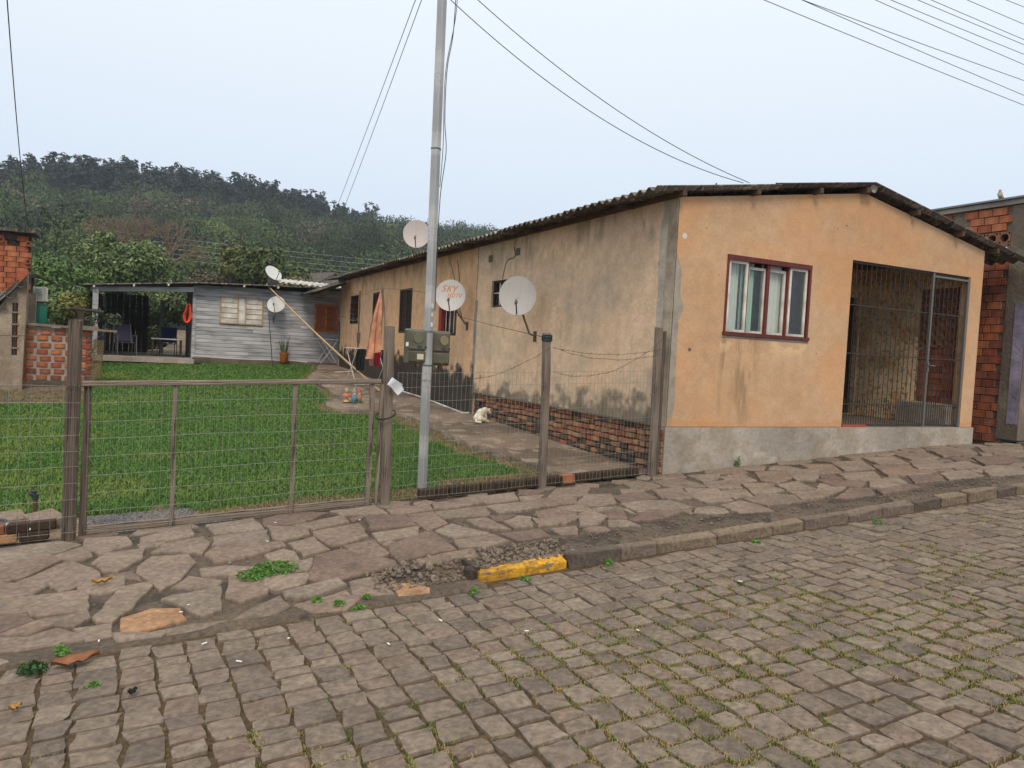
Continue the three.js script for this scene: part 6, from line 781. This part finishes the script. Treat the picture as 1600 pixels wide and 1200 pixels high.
// ------------------------------------------------------------------ wooded hill
{
  const RX = [[-300, 19], [-60, 26], [-39, 26], [-26, 30], [0, 31.5], [24, 32], [36, 31], [44, 30], [56, 31.5], [73, 31.5], [87, 32.5], [99, 32], [124, 30], [170, 28], [260, 18], [400, 10]];
  const prof = [[-420, 0.55], [-300, 0.85], [-240, 1.0], [-212, 0.97], [-190, 0.84], [-150, 0.56], [-110, 0.28], [-80, 0.08], [-62, 0.0]];
  const hillY = (x, z) => 0.8 + interp(RX, x) * interp(prof, z) + 3.0 * (fbm(x * 0.03 + 50, z * 0.03 + 50, 3, 901) - 0.5) * sstep(-65, -110, z);
  const hill = mesh('hill', gridGeo(70, 40, (u, v) => { const x = lerp(-260, 360, u), z = lerp(-62, -420, v); return [x, hillY(x, z), z]; }), std({ color: 0x2c3220, roughness: 1, map: T.leafy })); tag(hill, 'forested hill rising behind the houses', 'hill', { kind: 'structure' });
  R = rngOf(911);
  const clump = (seed, k, w, h) => { const q = rngOf(seed), c = []; for (let i = 0; i < k; i++) { const a = q() * 6.28, r = Math.sqrt(q()) * w; c.push([Math.cos(a) * r, h * lerp(0.35, 0.85, q()), Math.sin(a) * r, lerp(0.26, 0.42, q()), 0.85]); } return c; };
  const white = [[1, 1, 1], [0.85, 0.88, 0.8], [1.15, 1.12, 1.0]];
  const broad = [1, 2, 3].map(s => leaves(clump(930 + s, 8, 0.42, 1.0), 1200, 0.04, white, 940 + s, 0.78)); const eu = [1, 2].map(s => { const q = rngOf(960 + s), c = []; for (let i = 0; i < 9; i++) { const y = lerp(0.42, 0.98, i / 8), w = 0.05 + 0.17 * (1.05 - y) * (y < 0.5 ? 0.8 : 1); c.push([(q() - 0.5) * w * 1.4, y, (q() - 0.5) * w * 1.4, w * 0.8, 1.1]); } const g = leaves(c, 620, 0.026, white, 970 + s, 0.45), t = bar([0, 0, 0], [0, 0.9, 0], 0.012, 5, 0.004); const n = t.attributes.position.count; t.setAttribute('color', new THREE.Float32BufferAttribute(new Float32Array(n * 3).fill(0.9), 3)); t.deleteAttribute('uv'); return mergeGeometries([g, t], false); });
  const inst = (name, label, geos, spots) => geos.forEach((g, gi) => { const my = spots.filter((_, i) => i % geos.length === gi); const im = new THREE.InstancedMesh(g, M.forest, my.length), m4 = new THREE.Matrix4(), q = new THREE.Quaternion(), C = new THREE.Color(); im.name = numbered(name); im.castShadow = im.receiveShadow = true; my.forEach(([x, y, z, w, h, c], i) => { q.setFromAxisAngle(new V3(0, 1, 0), hash(i, 5, gi) * 6.28); m4.compose(new V3(x, y, z), q, new V3(w, h, w)); im.setMatrixAt(i, m4); im.setColorAt(i, C.setRGB(...c)); }); scene.add(im); tag(im, label, 'forest', { kind: 'stuff', group: name.includes('near') ? 'mixed woodland at the hill foot' : name === 'forest' ? 'mixed woodland on the slope' : 'eucalyptus wood on the ridge' }); });
  M.forest = std({ vertexColors: true, roughness: 0.8 });
  const mixed = [], top = [];
  for (let z = -66; z > -236; z -= 5.0) for (let x = -95; x < 190; x += 5.6) { const jx = x + rr(-2.4, 2.4), jz = z + rr(-2, 2); if (Math.abs((jx + 5.7) / (7.2 - jz)) > 1.6) continue; const eucalyptus = jz < -193 + 8 * (vn(jx * 0.05 + 50, 1, 3) - 0.5) && jx < 40 + 6 * vn(jz * 0.2, 2, 4); if (eucalyptus) continue; const s = rr(4.0, 8.5), k = rr(0.4, 1.8), n = fbm(jx * 0.03 + 80, jz * 0.03 + 90, 3, 921); let c = mix3([0.020, 0.036, 0.010], [0.055, 0.086, 0.018], sstep(0.35, 0.65, n) * 0.7 + 0.3 * R()); if (R() < 0.08) c = [0.07, 0.06, 0.034]; if (R() < 0.05) c = [0.08, 0.11, 0.025]; mixed.push([jx, hillY(jx, jz) - 0.6, jz, s * 0.78, s * rr(0.85, 1.2), mul3(c, k)]); }
  for (let z = -192; z > -246; z -= 3.4) for (let x = -80; x < 62; x += 2.7) { const jx = x + rr(-1.2, 1.2), jz = z + rr(-1.5, 1.5); if (jx > 40 && !(jx > 44 && jx < 58 && jz < -205)) continue; if (R() < 0.08) continue; const h = rr(10.0, 14.5) * (jx > 40 ? 0.85 : 1); top.push([jx, hillY(jx, jz) - 0.5, jz, h * rr(1.0, 1.5), h, mul3([0.024, 0.036, 0.021], rr(0.7, 1.25))]); }
  for (let x = 85; x < 180; x += 2.2) { const h = rr(5, 8); top.push([x + rr(-1, 1), hillY(x, -236) - 0.3, -236 + rr(-4, 4), h * 1.4, h, mul3([0.030, 0.048, 0.024], rr(0.7, 1.2))]); }
  const fine = [1, 2, 3].map(s => leaves(clump(950 + s, 10, 0.42, 1.0), 2600, 0.026, white, 955 + s, 0.7)); inst('forest', 'mixed green woodland on the upper slope of the hill', broad, mixed.filter(t => t[2] < -140)); inst('near_forest', 'mixed green woodland at the foot of the hill', fine, mixed.filter(t => t[2] >= -140)); inst('eucalyptus_forest', 'dark tall eucalyptus wood along the hill top', eu, top);
  for (let i = 0; i < 5; i++) tag(mesh('far_wire', tube([[-10, 8.2 - i * 0.45 + 1.2, -66], [10, 7.6 - i * 0.45 + 1.2, -62], [32, 8.4 - i * 0.45 + 1.2, -66]], 0.012, 30, 4), flat(0x9aa0a2, 0.6)), ['topmost pale power line before the forested hill', 'second pale power line from the top before the hill', 'middle pale power line before the forested hill', 'second pale power line from below before the hill', 'lowest pale power line before the forested hill'][i], 'wire', { group: 'distant power lines' });
}
// ------------------------------------------------------------------ weeds, leaves, litter
{
  R = rngOf(1001); const joints = [], moss = [];
  for (let i = 0; i < 90000; i++) { const J = JOINTS[(R() * JOINTS.length) | 0]; if (J[3] && R() < 0.5) continue; const x = J[0] + (J[3] ? rr(-0.5, 0.5) * J[2] : rr(-0.016, 0.016)), z = J[1] + (J[3] ? rr(-0.012, 0.012) : rr(-0.5, 0.5) * J[2]); const d = fbm(x * 1.2 + 30, z * 1.2 + 30, 4, 1003), far = sstep(2.9, 4.0, z + 0.12 * (x + 3)); if (R() > far * sstep(0.44, 0.62, d) * 0.9 + 0.015) continue; const y = roadY(x, z) - 0.014; const dry = R() < 0.55; joints.push([x, y, z, rr(0.55, 1.15), dry ? mul3([0.30, 0.22, 0.09], rr(0.7, 1.2)) : mul3([0.16, 0.19, 0.035], rr(0.6, 1.3))]); }
  scatter('joint_grass', 'short grass and moss growing in the cobble joints', 'grass', blades(14, 0.008, 0.026, 0.03, 0.0036, 9), M.grass, joints);
  const weed = (label, x, z, y, r, n, h, hex, group) => { const q = rngOf((x * 100 + z * 1000) | 0), pos = []; for (let i = 0; i < n; i++) { const a = q() * 2 * PI, rad = r * Math.sqrt(q()), px = Math.cos(a) * rad, pz = Math.sin(a) * rad, hh = h * lerp(0.3, 1, q()) * (1.1 - rad / r * 0.6), s = lerp(0.006, 0.013, q()), u = new V3(q() - 0.5, (q() - 0.3) * 0.8, q() - 0.5).normalize().multiplyScalar(s * 1.6), w = new V3(q() - 0.5, (q() - 0.5) * 0.5, q() - 0.5).cross(u).normalize().multiplyScalar(s * 0.7); pos.push(px - u.x, hh - u.y, pz - u.z, px + w.x, hh + w.y, pz + w.z, px + u.x, hh + u.y, pz + u.z, px - u.x, hh - u.y, pz - u.z, px + u.x, hh + u.y, pz + u.z, px - w.x, hh - w.y, pz - w.z); if (i % 3 === 0) pos.push(px * 0.3 - 0.001, 0, pz * 0.3, px * 0.3 + 0.001, 0, pz * 0.3, px, hh, pz); } const m = mesh('weed', geoFrom(pos), flat(hex, 0.7)); m.position.set(x, y, z); tag(m, label, 'weed', group ? { group } : {}); };
  const g2 = 'small weeds at the foot of the pavement';
  weed('creeping green weed mat spread over a broken flagstone', -4.78, 1.52, swY(-4.78, 1.52) - 0.005, 0.17, 420, 0.05, 0x4d7a26); weed('creeping green weed mat spread over a broken flagstone', -4.95, 1.58, swY(-4.95, 1.58) - 0.005, 0.12, 260, 0.04, 0x4d7a26); scene.children[scene.children.length - 1].userData.label = 'thin edge of weeds trailing from the creeping mat';
  weed('dark bushy weed between pavement and cobbles near the big dead leaf', -6.2, 2.55, roadY(-6.2, 2.55), 0.07, 240, 0.06, 0x3d5a30); weed('fresh green sprout on the pavement beside the big dead leaf', -6.08, 2.4, swY(-6.08, 2.4), 0.045, 60, 0.07, 0x5d8a36);
  for (const [x, z] of [[-4.62, 2.2], [-4.3, 2.28], [-4.5, 2.33], [-3.15, 2.42], [-3.6, 2.52], [-4.4, 2.45], [-2.4, 2.4], [-0.9, 2.45], [0.6, 2.5], [-5.9, 2.9]]) weed('small green weed sprouting where cobbles meet the pavement', x, z, roadY(x, z) - 0.01 + (z < 2.35 ? 0.02 : 0), rr(0.025, 0.05), 46, rr(0.03, 0.07), 0x55802e, g2);
  weed('upright weed growing against the grey house plinth', 1.15, 0.06, swY(1.15, 0.06) - 0.01, 0.04, 60, 0.16, 0x4c6e34);
  const leafM = (name, label, x, z, L, W, hex, ry, curl, y) => { const g = gridGeo(10, 6, (u, v) => { const t = u, w = W * Math.sin(PI * Math.pow(t, 0.8)) * (1 + 0.15 * Math.sin(t * 23)); return [(t - 0.5) * L, curl * (0.5 - 0.5 * Math.cos((v - 0.5) * 4)) + curl * 1.5 * Math.pow(Math.abs(t - 0.4), 2) + 0.006 * Math.sin(t * 17), (v - 0.5) * w]; }, (p, u, v) => [u, v]); const m = mesh(name, g, std({ color: hex, map: T.ply, roughness: 0.8 })); m.position.set(x, y + 0.012, z); m.rotation.y = ry; tag(m, label, 'leaf'); };
  leafM('dead_leaf', 'large curled brown dead leaf at the edge of the cobbles', -6.0, 2.56, 0.24, 0.12, 0x9a6440, 0.25, 0.035, roadY(-6, 2.56) + 0.005); leafM('dead_leaf', 'yellow dead leaf lying on a grey flagstone', -5.92, 1.38, 0.13, 0.05, 0xc79a4e, 0.1, 0.03, swY(-5.9, 1.4) + 0.012); leafM('dead_leaf', 'small tan dead leaf on the cobbles', -6.22, 3.02, 0.06, 0.05, 0xc09050, 0.5, 0.02, roadY(-6.2, 3.0) + 0.004); leafM('dead_leaf', 'small dark brown dead leaf on the cobbles', -5.72, 3.1, 0.05, 0.045, 0x1d1a18, 0.5, 0.02, roadY(-5.7, 3.1) + 0.004);
  const bits = [[-5.45, 2.05], [-5.4, 1.95], [-4.9, 2.75], [-5.35, 2.6], [-5.2, 2.95], [-4.4, 3.1], [-4.0, 2.9], [-3.6, 3.3], [-5.9, 2.3], [-3.0, 3.6], [-1.8, 3.2], [-4.6, 0.35], [-4.75, 0.9], [-3.9, 0.6]];
  for (const [x, z] of bits) { const m = mesh('litter', rbox(rr(0.012, 0.035), 0.006, 0.009, 0.002, 0, 0, 0), flat(0xe8e4da, 0.8)); m.position.set(x, (z < 2.42 ? swY(x, z) + 0.012 : roadY(x, z) + 0.014), z); m.rotation.y = rr(0, 6); tag(m, 'tiny white scrap of litter on the paving', 'litter', { group: 'white scraps of litter on the paving' }); }
}
renderer.render(scene, camera);
